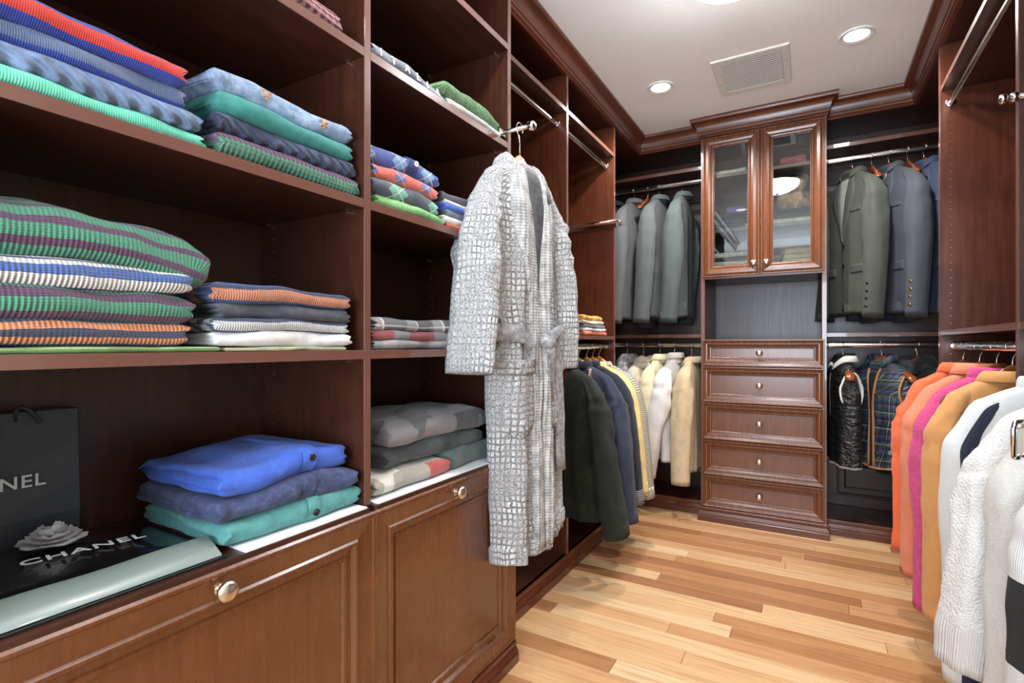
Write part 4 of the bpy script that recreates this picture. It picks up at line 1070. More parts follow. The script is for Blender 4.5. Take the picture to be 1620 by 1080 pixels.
    def collar(s, h=.034, flare=.016, open_=.55, drop=.05, mat=None, fall=.034, name='collar', thick=.0):
        N = 30; rows = []
        prof = [(.000, -.022), (.003, h*.6), (.006, h), (.010, h+.003), (.010+flare*.4, h-.004), (.010+flare, h-fall), (.007+flare, h-fall-.003), (.006+flare*.3, h-fall*.5), (.004, -.020)]
        P = []; UV = []
        for i in range(N+1):
            f = -PI/2+open_+(2*PI-2*open_)*i/N    # starts right of the front, runs round the back
            ft = max(0, -math.sin(f)); row = []; u = []
            for k, (o, z) in enumerate(prof):
                row.append(((s.nw+o)*math.cos(f), (s.nt+o)*math.sin(f)+s.disp(0, s.zt-.05)*.3, s.zt+z-drop*ft**2)); u.append((i*.01, k*.012))
            P.append(row); UV.append(u)
        mb = MB(); mb.grid(P, cap0=True, cap1=True, uv=UV)
        return mb.build(name, mat or s.mat, s.root, smooth=True)
    def neckband(s, h=.022, mat=None, r=.009, drop=.03):
        rows = []; UV = []
        for i in range(33):
            f = 2*PI*i/32; ft = max(0, -math.sin(f))
            c = Vector(((s.nw+.006)*math.cos(f), (s.nt+.006)*math.sin(f), s.zt+.004-drop*ft**2)); o = Vector((math.cos(f), math.sin(f), 0))
            rows.append([c+o*r*math.cos(q)+Vector((0, 0, h*math.sin(q))) for q in [2*PI*j/10 for j in range(10)]]); UV.append([(i*.012, j*.006) for j in range(10)])
        MB().grid(rows, True, uv=UV).build('neckband', mat or s.mat, s.root, smooth=True)
    def hem_band(s, h, mat=None, off=.003, name='hem_band'):
        N = 72; rows = []; UV = []
        for i in range(7):
            z = s.hem+h-h*i/6; hw, ht = s.dims(z); row = []; u = []; k = off if 0 < i else 0
            for j in range(N):
                a = 2*PI*j/N; c, q = math.cos(a), math.sin(a)
                x = (hw*(1+.02*nz(z*5, 2, 0, s.seed))+k)*math.copysign(abs(c)**(2/s.n), c); y = (ht+k)*math.copysign(abs(q)**(2/s.n), q)
                t = max(0, (s.shz-z)/(s.shz-s.hem))
                xq = x; x += s.xo(z)
                row.append((x, y+s.disp(x, z)+s.yo(z), z+(.012*nz(x*8, q, 0, s.seed+4)-s.hem_drop*(x/hw)**2+s.tilt*x/hw)*t**3)); u.append((j*.012, z))
            rows.append(row); UV.append(u)
        mb = MB(); mb.grid(rows, True, uv=UV); mb.build(name, mat or s.mat, s.root, smooth=True)
    def pocket(s, x0, x1, z0, z1, off=.004, name='pocket_flap', side=-1, mat=None): return s.strip(name, lambda z: x0, lambda z: x1, z0, z1, off, mat, side, 6, 5)

# ---------------- materials for the hanging clothes
suede = cloth('dark_green_suede', '1d211a', 'suede', rough=.95, var=.25, sheen=.03, c2='2d3328')
navysweat = cloth('navy_sweatshirt_jersey', '33394b', 'weave', var=.15)
darknavy = cloth('dark_navy_jersey', '1f2432', 'weave', var=.2)
stripehem = striped('black_white_hem_stripe', [(0, '1b1c22'), (.5, 'd8d6d2')], .011, 3000)
yellow = cloth('pale_yellow_shirting', 'e6d08a', 'weave', var=.08)
gingham = plaid('beige_black_check', 'd9d3c0', [('u', .011, .45, 0, '7d7868', .75), ('v', .011, .45, 0, '4a4842', .75)])
furgrey = cloth('grey_fur', '8d8c8c', 'fuzzy', var=.5, c2='c9c7c5', bump=1.0, scale=.5)
beigej = cloth('beige_cotton', 'cdbfa9', 'weave', var=.08)
palecard = cloth('cream_yellow_knit', 'e7dcb4', 'knit', var=.06)
whitej = cloth('soft_white_cotton', 'dfdbd5', 'weave', var=.05)
tanj = cloth('sand_wool', 'cdb491', 'weave', var=.1)
greysuit = cloth('mid_grey_suiting', '565657', 'weave', rough=.8, var=.06, sheen=.05)
greysuit2 = cloth('cool_grey_suiting', '505454', 'weave', rough=.8, var=.06, sheen=.05)
greysuit3 = cloth('grey_green_suiting', '485050', 'weave', rough=.8, var=.06, sheen=.05)
darksuit = cloth('charcoal_suiting', '202225', 'weave', rough=.8, var=.06, sheen=.05)
olive = cloth('dark_olive_suiting', '3a3d36', 'weave', rough=.75, var=.06, sheen=.05)
blazer = cloth('slate_navy_suiting', '3a3d45', 'weave', rough=.75, var=.06, sheen=.05)
bluesuit = cloth('blue_suiting', '333d55', 'weave', rough=.75, var=.06, sheen=.05)
lining = cloth('pale_grey_lining', '9a9a90', 'satin', rough=.4, var=.1)
blackq = cloth('black_quilted_nylon', '1a1b1c', 'crinkle', rough=.32, var=.2, sheen=0, bump=.9)
fleece = cloth('white_fleece_lining', 'dedad2', 'fuzzy', var=.1)
tartan = plaid('navy_green_tartan', '27384a', [('u', .092, .45, 0, '223f3f', .75), ('v', .086, .45, 0, '22304a', .75), ('u', .046, .12, .3, '1a2230', .7), ('v', .043, .12, .3, '1a2230', .7), ('u', .092, .028, .2, 'b9ab62', .85), ('v', .086, .03, .2, 'b0a566', .8), ('u', .092, .026, .7, '7d3a3e', .7), ('v', .086, .028, .7, '7a3c40', .7)], quilt=.040, rough=.5)
furblack = cloth('black_fur', '18181a', 'fuzzy', var=.6, c2='3a3a3d', bump=1.0, scale=.5)
orange = cloth('orange_linen', 'e5673a', 'weave', var=.10, scale=.7)
salmon = cloth('salmon_cotton', 'd9805f', 'weave', var=.06)
pink = cloth('raspberry_pink_knit', 'c93f78', 'knit', var=.08, c2='d65a90')
tanor = cloth('apricot_suede', 'cd9257', 'weave', var=.06)
white1 = cloth('bright_white_cotton', 'd0cfce', 'weave', var=.04)
navyband = cloth('navy_ribbon_knit', '272b3d', 'rib', scale=1.3, var=.15)
boucle = cloth('white_boucle', 'cecac6', 'puff', var=.05, bump=.8)
ribwhite = cloth('white_rib_knit', 'cfcac5', 'rib', scale=1.3, var=.03, bump=.5)
netwhite = cloth('white_honeycomb_knit', 'c6c1bc', 'puff', var=.04, scale=2.0, bump=.6)
blackblock = cloth('black_knit_block', '1b1b1c', 'knit', var=.2)
white2 = cloth('white_fine_knit', 'c9c7c5', 'knit', var=.04)
redtrim = striped('red_white_tape', [(0, 'e8e2de'), (.22, 'a8392f'), (.78, 'e8e2de')], .024, 3000, .012, axis='u')

# ---------------- left corner unit, lower rod (garments stand across the rod)
ZL = 1.06
def on_left(y, dz=0): return (XR, y, ZL+dz)
GL = 'hangers on the lower left rod'
# dark green suede jacket
g = Garment('suede_jacket', 'dark green suede jacket hanging right behind the bathrobe', 'jacket', on_left(2.30), PI-.25, suede, shz=-.180, sh=.20, hem=-.80, ht=.060, chest=.205, waist=.19, hemw=.215, fold=.012, seed=11)
g.collar(h=.03, flare=.02); 
for sd in (-1, 1): g.sleeve(sd, .665 if sd < 0 else .60, out=.105 if sd < 0 else .05, r0=.066, r1=.066, yb=.02, yb2=-.01, wr=.12, droop=.004)
g.strip('back_seam', lambda z: -.066, lambda z: -.060, -.36, -.79, .002, side=1, nc=2); g.strip('shoulder_yoke', lambda z: -.16, lambda z: .16, -.20, -.225, .0015, side=1)
hanger('light wooden hanger holding the dark green suede jacket', on_left(2.30), PI-.25, 'tan', .19)
g = Garment('sweatshirt', 'navy sweatshirt with red and white neck tape on the lower left rod', 'sweatshirt', on_left(2.50), PI-.12, navysweat, shz=-.185, sh=.205, hem=-.80, ht=.050, fold=.010, seed=12)
g.neckband(mat=darknavy)
for sd in (-1, 1): g.sleeve(sd, .66, out=.085 if sd < 0 else .04, r0=.068, r1=.050, yb=.02, droop=.008, cuff=.05, wr=.10)
g.strip('neck_tape', lambda z: -.095+(z+.13)*.25, lambda z: -.072+(z+.13)*.25, -.112, -.18, .004, redtrim, side=1, nr=8, nc=3)
hanger('light wooden hanger holding the navy sweatshirt', on_left(2.50), PI-.12, 'tan', .19)
g = Garment('striped_hem_top', 'dark navy top with black and white striped hem behind the sweatshirt', 'top', on_left(2.615), PI-.10, darknavy, shz=-.170, sh=.205, hem=-.815, ht=.040, fold=.008, seed=13)
g.neckband(); g.hem_band(.065, stripehem)
for sd in (-1, 1): g.sleeve(sd, .62, out=.075 if sd < 0 else .04, r0=.062, r1=.05, yb=.01, droop=.006, cuff=.05, cuffmat=stripehem)
hanger('light wooden hanger holding the dark navy top', on_left(2.615), PI-.10, 'tan', .19)
g = Garment('yellow_shirt', 'pale yellow shirt squeezed between navy top and check shirt', 'shirt', on_left(2.705), PI-.10, yellow, shz=-.165, sh=.205, hem=-.78, ht=.034, fold=.008, seed=14)
g.collar(h=.012, fall=.026, flare=.014)
for sd in (-1, 1): g.sleeve(sd, .60, out=.075 if sd < 0 else .04, r0=.058, r1=.046, cuff=.05, yb=.01)
hanger('light wooden hanger holding the pale yellow shirt', on_left(2.705), PI-.10, 'tan', .19)
g = Garment('check_shirt', 'beige and black small check shirt at the end of the left rod', 'shirt', on_left(2.80), PI-.12, gingham, shz=-.165, sh=.205, hem=-.80, ht=.036, fold=.009, seed=15)
g.collar(h=.012, fall=.026, flare=.014)
for sd in (-1, 1): g.sleeve(sd, .64, out=.085 if sd < 0 else .04, r0=.060, r1=.048, cuff=.05, yb=.01)
hanger('light wooden hanger holding the beige check shirt', on_left(2.80), PI-.12, 'tan', .19)

# ---------------- back wall, left bay, lower rod
def on_back(x, z=1.07, dy=0): return (x, YR+dy, z)
RZB = -PI/2
g = Garment('fur_vest', 'shaggy grey fur vest in the left back corner', 'vest', on_back(-1.10), RZB+.05, furgrey, shz=-.150, sh=.19, hem=-.62, ht=.070, fold=.012, seed=21)
g.collar(h=.03, flare=.035, fall=.05, open_=.5); g.neckband(h=.035, r=.022)
hanger('reddish wooden hanger holding the grey fur vest', on_back(-1.10), RZB+.05, 'red', .19)
g = Garment('hooded_jacket', 'beige cotton jacket with gathered hood on the back rod', 'jacket', on_back(-.99), RZB-.10, beigej, shz=-.165, sh=.20, hem=-.78, ht=.060, fold=.012, seed=22)
for k, (hh, rr, dd) in enumerate(((.030, .026, .05), (.022, .034, .10))): 
    rows = []
    for i in range(33):
        f = 2*PI*i/32; ft = max(0, -math.sin(f)); rad = 1+.12*math.sin(3*f+k)
        c = Vector(((g.nw+.012+k*.03)*math.cos(f)*rad, (g.nt+.012+k*.02)*math.sin(f)*rad, g.zt-.010-k*.032-dd*ft**2)); o = Vector((math.cos(f), math.sin(f), 0))
        rows.append([c+o*rr*math.cos(q)+Vector((0, 0, hh*math.sin(q)))*(1+.2*math.sin(5*f)) for q in [2*PI*j/12 for j in range(12)]])
    MB().grid(rows, True, uv=[[(i*.01, j*.01) for j in range(12)] for i in range(33)]).build('hood', beigej, g.root, smooth=True)
for sd in (-1, 1): g.sleeve(sd, .62, out=.05, r0=.070, r1=.058, yb=-.01, wr=.13, cuff=.05)
hanger('reddish wooden hanger holding the beige hooded jacket', on_back(-.99), RZB-.10, 'red', .19)
g = Garment('cream_cardigan', 'cream yellow cardigan between the hooded jacket and white sweatshirt', 'cardigan', on_back(-.88), RZB-.14, palecard, shz=-.160, sh=.20, hem=-.74, ht=.045, fold=.012, seed=23)
g.collar(h=.035, flare=.018, open_=.6); g.strip('button_band', lambda z: -.016, lambda z: .016, -.17, -.735, .005)
for k in range(6): g.button(0, -.22-.09*k, .007, PEARL, .008)
for sd in (-1, 1): g.sleeve(sd, .62, out=.06, r0=.066, r1=.050, yb=-.01, cuff=.055, wr=.1)
hanger('reddish wooden hanger holding the cream cardigan', on_back(-.88), RZB-.14, 'red', .19)
g = Garment('white_sweatshirt', 'soft white high neck sweatshirt left of the sand jacket', 'sweatshirt', on_back(-.785), RZB-.12, whitej, shz=-.160, sh=.20, hem=-.74, ht=.050, fold=.012, seed=24)
g.collar(h=.045, flare=.010, open_=.35, fall=.03)
for sd in (-1, 1): g.sleeve(sd, .665, out=.06, r0=.074, r1=.066, yb=-.06, yb2=-.10, wr=.10)
hanger('reddish wooden hanger holding the white high neck sweatshirt', on_back(-.785), RZB-.12, 'red', .19)
g = Garment('sand_jacket', 'sand coloured wool jacket hanging beside the drawers', 'jacket', on_back(-.675), RZB-.05, tanj, shz=-.155, sh=.20, hem=-.80, ht=.048, fold=.014, seed=25)
g.collar(h=.02, flare=.018, open_=.5)
for sd in (-1, 1): g.sleeve(sd, .70, out=.03, r0=.068, r1=.056, yb=-.01, wr=.08)
g.strip('front_edge', lambda z: -.012, lambda z: .004, -.18, -.79, .004)
hanger('reddish wooden hanger holding the sand jacket', on_back(-.675), RZB-.05, 'red', .19)

# ---------------- suits
def suit(label, x, z, rz, mat, seed, hg, btn=BLACKB, lin=lining, hem=-.885, detail=True, bang=PI*.75, name='suit_jacket', sl=.735):
    g = Garment(name, label, 'jacket', on_back(x, z), rz, mat, zt=-.092, shz=-.178, sh=.212, hem=hem, ht=.050, chest=.212, waist=.195, hemw=.215, hemt=.050, fold=.007, seed=seed, freq=6, n=2.5)
    g.collar(h=.022, flare=.016, open_=.75, drop=.06, fall=.030)
    for sd in (-1, 1): g.sleeve(sd, sl, out=.030, r0=.066, r1=.052, yb=-.005, yb2=-.030, wr=.07, start=.208, buttons=(4, btn, .0075), bang=bang if sd > 0 else PI*.8, flat=.75)
    if detail:
        zb = -.47
        g.strip('lining', lambda z: -.055*max(.02, (z-zb)/(.36)), lambda z: .055*max(.02, (z-zb)/.36), -.125, zb, .0015, lin, nr=12)
        for sd in (-1, 1):
            def inner(z, sd=sd): return sd*.050*max(0, (z-zb)/.36)
            def outer(z, sd=sd):
                t = (z-zb)/(.345); return sd*(.050*max(0, t)+.062*max(0, min(1, t*1.5))*(1 if t < .78 else max(0, (1-t)/.22)*.55+.45))
            g.strip('lapel', (lambda z, f=inner: f(z)) if sd > 0 else (lambda z, f=outer: f(z)), (lambda z, f=outer: f(z)) if sd > 0 else (lambda z, f=inner: f(z)), -.130, zb, .007)
        g.strip('front_edge', lambda z: -.003-.02*max(0, (-.78-z)/.1)**2, lambda z: .004+.02*max(0, (-.78-z)/.1)**2, zb, hem+.02, .0015, DARKH, nc=2)  # dark strip laid on the cloth as the shadow gap of the front
        for zz in (-.50, -.61): g.button(.018, zz, .004, btn, .010)
        for sd in (-1, 1): g.pocket(*( (.075, .165) if sd > 0 else (-.165, -.075)), -.615, -.660, .005)
        g.pocket(.075, .150, -.305, -.325, .004, 'breast_pocket')
    hanger(hg, on_back(x, z), rz, 'red', .19)
    return g
suit('charcoal suit jacket half hidden by the left corner panel', -1.19, 2.122, RZB-.05, darksuit, 31, 'wooden hanger holding the half hidden charcoal jacket', sl=.70)
suit('mid grey suit jacket first of three beside the corner panel', -1.055, 2.122, RZB-.16, greysuit, 32, 'wooden hanger holding the mid grey jacket', bang=PI*1.2)
suit('cool grey suit jacket in the middle of the three grey jackets', -.885, 2.122, RZB-.10, greysuit2, 33, 'wooden hanger holding the cool grey middle jacket', bang=PI*1.1)
suit('grey green suit jacket next to the glass cabinet', -.735, 2.122, RZB-.02, greysuit3, 34, 'wooden hanger holding the grey green jacket', bang=PI*1.0)
suit('dark olive suit jacket directly right of the glass cabinet', .195, 2.122, RZB+.45, olive, 35, 'wooden hanger holding the dark olive jacket', bang=PI*.9)
suit('slate blazer with gold sleeve buttons between olive and blue jackets', .362, 2.122, RZB+.50, blazer, 36, 'wooden hanger holding the slate blazer', btn=BRASS, bang=PI*.9, name='blazer')
suit('blue suit jacket partly hidden by the right end panel', .515, 2.122, RZB+.50, bluesuit, 37, 'wooden hanger holding the blue jacket', lin=darksuit, bang=PI*.9)
# dark trousers folded over the lower bars, seen beneath the jackets
def trousers(label, x, z, rz, mat, seed, hg, hem=-.93):
    r = thing('trousers', label, 'trousers', on_back(x, z), rz)
    for k, s0 in ((0, -.012), (1, .012)):
        rows = []; uv = []
        for i in range(18):
            zz = -.155+(hem+.155)*i/17; row = []; u = []
            for j in range(28):
                a = 2*PI*j/28; c, q = math.cos(a), math.sin(a)
                row.append((.155*math.copysign(abs(c)**.8, c)*(1-.05*i/17), s0+.0105*q+.004*math.sin(c*7+seed+zz*4), zz)); u.append((c*.15, zz))
            rows.append(row); uv.append(u)
        MB().grid(rows, True, True, True, uv=uv).build('trouser_leg', mat, r, smooth=True)
    hanger(hg, on_back(x, z), rz, 'red', .17)
trousers('dark charcoal trousers behind the slate blazer', .285, 2.122, RZB+.2, darksuit, 1, 'wooden hanger holding the dark charcoal trousers')
trousers('black trousers hanging behind the blue jacket', .445, 2.122, RZB+.2, cloth('black_suiting', '15171a', 'weave', var=.2), 2, 'wooden hanger holding the black trousers')
trousers('navy trousers hanging between the grey jackets', -.96, 2.122, RZB, cloth('dark_navy_suiting', '1c2029', 'weave', var=.2), 3, 'wooden hanger holding the navy trousers', hem=-.94)

# ---------------- vests, right back bay
def armhole(g, sd, mat, inner=None, h=.20, w=.052, r=.006):
    pts = []
    for i in range(29):
        a = 2*PI*i/28; zz = g.shz-.008-h/2+h/2*math.cos(a)*1.0; pts.append((sd*(g.sh-.004-.010*abs(math.sin(a))+.012*max(0, -math.cos(a))), w*math.sin(a)*(1 if math.cos(a) < .3 else .9), zz))
    MB().tube(pts, r, 8, cap=False).build('armhole_trim', mat, g.root, smooth=True)
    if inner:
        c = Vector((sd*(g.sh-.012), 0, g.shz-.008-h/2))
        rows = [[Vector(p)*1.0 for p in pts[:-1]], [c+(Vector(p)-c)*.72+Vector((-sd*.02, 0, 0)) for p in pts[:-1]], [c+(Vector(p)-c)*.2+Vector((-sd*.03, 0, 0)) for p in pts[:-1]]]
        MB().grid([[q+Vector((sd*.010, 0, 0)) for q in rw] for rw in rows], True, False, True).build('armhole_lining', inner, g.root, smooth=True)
rz = RZB+.22
g = Garment('quilted_vest', 'black quilted vest with white fleece trim nearest the drawers', 'vest', on_back(.150), rz, blackq, shz=-.145, sh=.165, hem=-.665, ht=.065, chest=.20, hemw=.205, fold=.012, seed=41)
g.collar(h=.045, flare=.012, open_=.6, drop=.05); g.collar(h=.038, flare=.022, open_=.5, drop=.06, mat=fleece, name='fleece_collar')
for sd in (-1, 1): armhole(g, sd, fleece, fleece)
g.hem_band(.010, cloth('vest_lining_edge', '8a857c', 'weave'), .002, 'lining_hem'); g.strip('zip', lambda z: -.006, lambda z: .004, -.16, -.64, .004, NICKEL)
hanger('brown wooden hanger inside the black quilted vest', on_back(.150), rz, 'red', .205)
rz = RZB+.72
g = Garment('tartan_vest', 'navy and green tartan quilted vest with tan edging', 'vest', on_back(.330, dy=-.01), rz, tartan, shz=-.145, sh=.165, hem=-.665, ht=.068, chest=.205, hemw=.215, fold=.010, seed=42, hem_drop=-.015)
g.collar(h=.045, flare=.014, open_=.6, drop=.05); 
for sd in (-1, 1): armhole(g, sd, TAN, DARKH)  # near-black fill paints the shade inside the armholes
g.hem_band(.010, TAN, .004, 'tan_hem')
g.strip('tan_edging', lambda z: -.016-.02*max(0, (z+.3)/.2), lambda z: -.004-.02*max(0, (z+.3)/.2), -.130, -.66, .006, TAN, nc=3); g.strip('tan_edging', lambda z: .010+.03*max(0, (z+.3)/.2), lambda z: .020+.03*max(0, (z+.3)/.2), -.130, -.66, .006, TAN, nc=3)
g.strip('front_opening_shade', lambda z: -.004-.02*max(0, (z+.3)/.2), lambda z: .010+.03*max(0, (z+.3)/.2), -.130, -.66, .003, DARKH, nc=3)  # near-black surface strip for the shade within the open front
for k in range(4): g.button(.036, -.27-.105*k, .007, BRASS, .007)
hanger('brown wooden hanger inside the tartan vest', on_back(.330, dy=-.01), rz, 'red', .215)
rz = RZB+.45
g = Garment('fur_collar_jacket', 'black jacket with black fur collar behind the orange shirt', 'jacket', on_back(.485), rz, cloth('black_wool', '1a1a1c', 'weave', var=.2), shz=-.165, sh=.20, hem=-.72, ht=.06, fold=.01, seed=43)
g.collar(h=.03, flare=.045, fall=.06, open_=.45, mat=furblack, name='fur_collar'); g.neckband(h=.04, r=.03, mat=furblack)
for sd in (-1, 1): g.sleeve(sd, .58, out=.04, r0=.07, r1=.058)
hanger('brown wooden hanger holding the black fur collar jacket', on_back(.485), rz, 'red', .19)
g = Garment('grey_jacket', 'mid grey jacket in the right back corner behind the fur collar', 'jacket', on_back(.63), RZB+.3, greysuit, shz=-.16, sh=.20, hem=-.74, ht=.055, fold=.01, seed=44)
g.collar()
for sd in (-1, 1): g.sleeve(sd, .58, out=.04, r0=.068, r1=.055)
hanger('brown wooden hanger holding the grey corner jacket', on_back(.63), RZB+.3, 'red', .19)

# ---------------- right wall, lower rod
ZR = 1.065
def on_right(y): return (XQR, y, ZR)
rz = PI+.42
g = Garment('linen_shirt', 'bright orange linen shirt first on the right hand rod', 'shirt', on_right(2.69), rz, orange, shz=-.195, sh=.195, hem=-.79, ht=.048, fold=.014, seed=51, freq=8)
g.collar(h=.030, flare=.018)
g.sleeve(1, .62, out=.035, r0=.062, r1=.046, yb=.02, wr=.16, cuff=.06); g.sleeve(-1, .60, out=.03, r0=.062, r1=.046, cuff=.06)
hanger('brown wooden hanger holding the orange linen shirt', on_right(2.69), rz, 'brown', .185)
g = Garment('salmon_shirt', 'salmon cotton shirt between orange shirt and pink sweater', 'shirt', on_right(2.455), rz, salmon, shz=-.200, sh=.20, hem=-.80, ht=.050, fold=.012, seed=52)
g.collar(h=.034, flare=.018)
g.sleeve(1, .625, out=.025, r0=.066, r1=.054, yb=.02, wr=.08); g.sleeve(-1, .60, out=.03, r0=.062, r1=.05)
hanger('brown wooden hanger holding the salmon shirt', on_right(2.455), rz, 'brown', .185)
g = Garment('pink_sweater', 'raspberry pink sweater between salmon shirt and apricot jacket', 'sweater', on_right(2.255), rz, pink, shz=-.190, sh=.20, hem=-.79, ht=.048, fold=.010, seed=53)
g.neckband(h=.026, r=.012)
g.sleeve(1, .67, out=.020, r0=.062, r1=.046, yb=.02, wr=.08, cuff=.07); g.sleeve(-1, .60, out=.03, r0=.062, r1=.048, cuff=.06)
hanger('brown wooden hanger holding the pink sweater', on_right(2.255), rz, 'brown', .185)
rz = PI+.36
g = Garment('apricot_jacket', 'apricot orange jacket beside the white garments', 'jacket', on_right(2.10), rz, tanor, shz=-.188, sh=.190, hem=-.80, ht=.052, fold=.010, seed=54)
g.collar(h=.022, flare=.020, fall=.028); g.strip('shoulder_seam', lambda z: .05, lambda z: .15, -.165, -.172, .003, TAN, side=1, nr=3)
g.sleeve(1, .640, out=.012, r0=.060, r1=.050, yb=.02, wr=.10, cuff=.05); g.sleeve(-1, .60, out=.03, r0=.066, r1=.055)
hanger('brown wooden hanger holding the apricot jacket', on_right(2.10), rz, 'brown', .185)
rz = PI+.14
g = Garment('white_navy_cardigan', 'white cardigan with navy shoulder stripe next to the apricot jacket', 'cardigan', on_right(1.765), rz, white1, shz=-.190, sh=.190, hem=-.80, ht=.050, fold=.010, seed=55)
g.neckband()
g.sleeve(1, .66, out=.010, r0=.056, r1=.046, yb=.03, wr=.04)
rw, uvs_, N_ = g.last_sleeve; rr, uu = [], []
for row, uvr in list(zip(rw, uvs_))[2:]:
    c0 = sum(row, Vector())/N_; js = [k % N_ for k in range(-5, 3)]
    pts = [c0+(row[k]-c0)*(1.04 if 0 < i_ < 7 else .97) for i_, k in enumerate(js)]; rr.append(pts); uu.append([(k*.008, uvr[0][1]) for k in range(8)])
MB().grid(rr, uv=uu).build('navy_stripe', navyband, g.root, smooth=True)
g.sleeve(-1, .60, out=.03, r0=.062, r1=.05)
hanger('brown wooden hanger holding the white and navy cardigan', on_right(1.765), rz, 'brown', .185)
g = Garment('boucle_sweater', 'white boucle sweater with puffed ribbed cuff sleeve', 'sweater', on_right(1.50), PI+.18, boucle, shz=-.195, sh=.195, hem=-.72, ht=.058, fold=.010, seed=57)
g.neckband(h=.026, r=.012)
g.sleeve(1, .47, out=.050, r0=.066, r1=.062, yb=.04, yb2=.03, wr=.12, cuff=.065, cuffmat=ribwhite); g.sleeve(-1, .46, out=.04, r0=.075, r1=.06)
hanger('brown wooden hanger holding the boucle sweater', on_right(1.50), PI+.18, 'brown', .160)
g = Garment('long_white_sweater', 'white honeycomb knit sweater hanging past the bottom of the photo', 'sweater', on_right(1.345), PI+.14, netwhite, shz=-.195, sh=.190, hem=-.80, ht=.056, fold=.008, seed=58)
g.neckband(h=.026, r=.012)
g.sleeve(1, .66, out=.010, r0=.060, r1=.056, yb=.03, wr=.06); g.sleeve(-1, .60, out=.03, r0=.070, r1=.058)
hanger('brown wooden hanger holding the honeycomb knit sweater', on_right(1.345), PI+.14, 'brown', .160)
g = Garment('white_black_sweater', 'white sweater with black sleeve block at the right edge of the photo', 'sweater', on_right(1.215), PI+.14, white2, shz=-.225, sh=.185, hem=-.78, ht=.050, fold=.008, seed=59)
g.neckband()
wbm, nt_, bb = new_mat('white_black_block_knit'); gg = NT(nt_); uu_, vv_, uv_ = gg.uv()
f = gg.math('MULTIPLY', gg.math('LESS_THAN', vv_, -.30), gg.math('GREATER_THAN', vv_, -.44)); gg.l(gg.mix(f, srgb('c9c7c5'), srgb('1b1b1c')), bb.inputs['Base Color']); bb.inputs['Roughness'].default_value = .9
gg.bump(gg.math('SINE', gg.math('MULTIPLY', uu_, 1500)), .4, .001, bb)
g.sleeve(1, .62, out=.025, r0=.054, r1=.052, yb=.02, mat=wbm); g.sleeve(-1, .60, out=.03, r0=.064, r1=.05, mat=wbm)
hanger('brown wooden hanger holding the white and black sweater', on_right(1.215), PI+.14, 'brown', .160)
cl = thing('chrome_clip', 'small chrome clip at the shoulder of the white knits, right photo edge', 'clip', (.280, 1.10, .922), 1.0)
MB().tube([(-.018, 0, -.026), (-.020, 0, .018), (-.013, 0, .027), (.013, 0, .027), (.020, 0, .018), (.018, 0, -.026), (0, 0, -.030), (-.018, 0, -.026)], .0035, 8).build('clip_frame', CHROME, cl, smooth=True)
MB().box(-.014, .014, -.002, .002, -.022, .018).build('clip_plate', NICKEL, cl, bevel=.001)

# ---------------- waffle bathrobe on the valet rod
RV = (-.830, 1.486, 1.778)
vl = thing('valet_rod', 'chrome valet rod carrying the grey bathrobe on the shelving divider', 'valet rod', (-.89, 1.490, 1.778))
mb = MB().tube([(-.99, RV[1], RV[2]), (-.785, RV[1], RV[2])], .0072, 14).build('rod', CHROME, vl, smooth=True, off=vl.location)
q = Vector((1, 0, 0)).to_track_quat('Z', 'Y').to_matrix().to_4x4()
MB().lathe([(0, 0), (.010, 0), (.0155, .004), (.0165, .020), (.012, .026), (0, .027)], 18, Matrix.Translation((-.800, RV[1], RV[2])) @ q).build('end_cap', CHROME, vl, smooth=True, off=vl.location)
MB().box(-1.03, -.895, 1.470, 1.5095, RV[2]-.012, RV[2]+.012).build('slide_bracket', CHROME, vl, off=vl.location, bevel=.003)
ROBE = robe_mat()
RZ = PI/2-.10
hanger('light wooden hanger carrying the grey bathrobe', RV, RZ, 'tan', .140, drop=.032)
g = Garment('bathrobe', 'grey and white waffle check bathrobe hanging from the chrome valet rod', 'bathrobe', RV, RZ, ROBE, zt=-.142, nw=.058, nt=.045, shz=-.225, sh=.190, hem=-1.385, ht=.060, chest=.180, waist=.172, hemw=.168, hemt=.060, fold=.028, seed=63, freq=8, n=2.4, hem_drop=-.03, tilt=.03, drop=.030, fold0=.45, sway=.045)
RIBROBE = cloth('robe_rib_towelling', 'b3b1af', 'rib', scale=.45, var=.35, c2='dad7d5', bump=1.0); HEATH = cloth('robe_heather_towelling', 'a19fa0', 'fuzzy', var=.4, c2='d0cdcc', scale=.8, bump=1.0)
def xl(z): return -.006-.050*max(0, min(1, (z+.60)/.48))
def xr(z): return .010+.046*max(0, min(1, (z+.60)/.48))
g.strip('front_opening_shade', lambda z: xl(z)-.004, lambda z: xr(z)+.004, -.155, -.60, .004, cloth('robe_inside_shade', '48474a', 'fuzzy', var=.4), nr=20)  # darker strip on the surface, shade inside the robe put into colour
lapw = lambda z: .030+.050*max(0, min(1, 1-abs((z+.32)/.26)**1.6)) if z > -.60 else .036
g.strip('shawl_collar', lambda z: xl(z)-lapw(z), lambda z: xl(z)+.006, -.15, -1.37, .014, RIBROBE, nr=40)
g.strip('shawl_collar', lambda z: xr(z)-.006 if z > -.6 else -.004, lambda z: xr(z)+lapw(z)*.9, -.15, -1.36, .009, RIBROBE, nr=40)
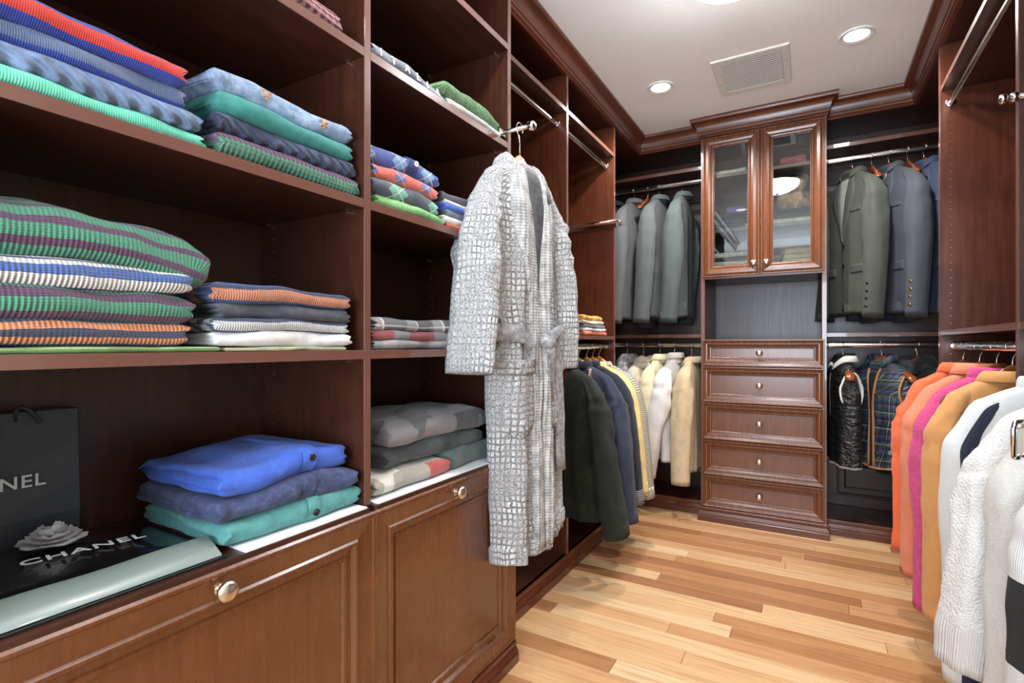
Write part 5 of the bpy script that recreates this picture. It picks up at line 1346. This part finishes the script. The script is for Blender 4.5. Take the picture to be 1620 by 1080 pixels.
# rolled collar round the neck
N = 34; rows = []; UV = []
for i in range(N+1):
    f_ = -PI/2+.85+(2*PI-1.70)*i/N; ft = max(0, -math.sin(f_))
    row = []
    for k, (o, z) in enumerate([(.000, -.03), (.002, .022), (.008, .038), (.020, .042), (.034, .028), (.048, -.010), (.056, -.055), (.046, -.060), (.030, -.03), (.010, -.03)]):
        row.append(((g.nw+o*1.1)*math.cos(f_), (g.nt+o)*math.sin(f_), g.zt+z-.075*ft**1.5+.005*nz(f_*3, k*.5, 0, 2)))
    rows.append(row); UV.append([(i*.014, k*.013) for k in range(10)])
MB().grid(rows, cap0=True, cap1=True, uv=UV).build('collar', ROBE, g.root, smooth=True)
g.sleeve(-1, .565, out=.098, r0=.078, r1=.074, yb=-.02, yb2=-.03, wr=.17, start=.192, cuff=.085, flat=.60)
g.sleeve(1, .565, out=.030, r0=.078, r1=.074, yb=-.01, wr=.17, start=.180, cuff=.085, flat=.56)
# belt: band, knot and hanging tails, two patch pockets
zb = -.665
rows = []; UV = []
for i in range(6):
    z = zb+.026-.052*i/5
    hw, ht = g.dims(z); row = []; u = []
    for j in range(64):
        a = 2*PI*j/64; c, q_ = math.cos(a), math.sin(a); e = .010 if 0 < i < 5 else .004
        x = (hw+e)*math.copysign(abs(c)**(2/g.n), c); y = (ht+e)*math.copysign(abs(q_)**(2/g.n), q_)
        row.append((x, y+g.disp(x, z), z-.035*max(0, -q_)*(1-abs(c))+.006*math.sin(5*a))); u.append((j*.012, i*.01))
    rows.append(row); UV.append(u)
belt = MB().grid(rows, True, uv=UV).build('belt', HEATH, g.root, smooth=True)
zk = zb-.035; yk = g.front(.03, zk)-.022
kn = MB(); blob((.03, yk, zk), .028, 1.25, .75, .85, kn); kn.build('belt_knot', HEATH, belt, smooth=True)
def ribbon(pts, wd, th, name, parent):
    rows = []; UV = []; arc = 0
    for i, (p, wv) in enumerate(pts):
        p = Vector(p); wv = Vector(wv).normalized(); t = (Vector(pts[min(i+1, len(pts)-1)][0])-Vector(pts[max(i-1, 0)][0])).normalized(); n_ = t.cross(wv).normalized()
        row = []; u = []
        for k in range(12):
            a = 2*PI*k/12; row.append(p+wv*wd*math.copysign(abs(math.cos(a))**.6, math.cos(a))+n_*th*math.sin(a)); u.append((math.cos(a)*wd, arc))
        rows.append(row); UV.append(u); arc += .03
    return MB().grid(rows, True, True, True, uv=UV).build(name, HEATH, parent, smooth=True)
def fr(x, z, o=.012): x += g.xo(z); return (x, g.front(x, z)-o, z)
ribbon([((.030, yk-.01, zk+.010), (0, 0, 1)), ((.055, yk-.016, zk+.030), (.4, 0, 1)), ((.085, yk-.012, zk+.030), (.9, 0, .5)), ((.108, g.front(.108, zk-.03)-.022, zk-.01), (1, 0, .1)), ((.118, g.front(.118, zk-.1)-.020, zk-.08), (1, 0, 0))] + [(fr(.122+.004*math.sin(i), zk-.14-.06*i, .016), (1, 0, .05)) for i in range(6)], .028, .007, 'belt_tail', belt)
ribbon([((.03, yk-.008, zk-.01), (1, 0, 0))]+[(fr(.040+.006*i, zk-.05-.05*i, .018), (1, 0, .1)) for i in range(4)], .024, .007, 'belt_tail', belt)
ribbon([(fr(-.165, zb+.05, .004), (1, 0, 0)), (fr(-.165, zb+.03, .02), (1, 0, 0)), (fr(-.165, zb-.02, .022), (1, 0, 0)), (fr(-.165, zb-.05, .004), (1, 0, 0))], .006, .003, 'belt_loop', belt)
for x0, x1 in ((-.160, -.040), (.060, .170)):
    p_ = g.strip('patch_pocket', lambda z, a=x0: a+.012*max(0, (-.955-z)/.03), lambda z, a=x1: a-.012*max(0, (-.955-z)/.03), -.765, -.985, .014)
    g.strip('pocket_welt', lambda z, a=x0: a-.003, lambda z, a=x1: a+.003, -.755, -.800, .020, nr=5)
g.hem_band(.05, ROBE, .006)
print('objects', len(bpy.data.objects))
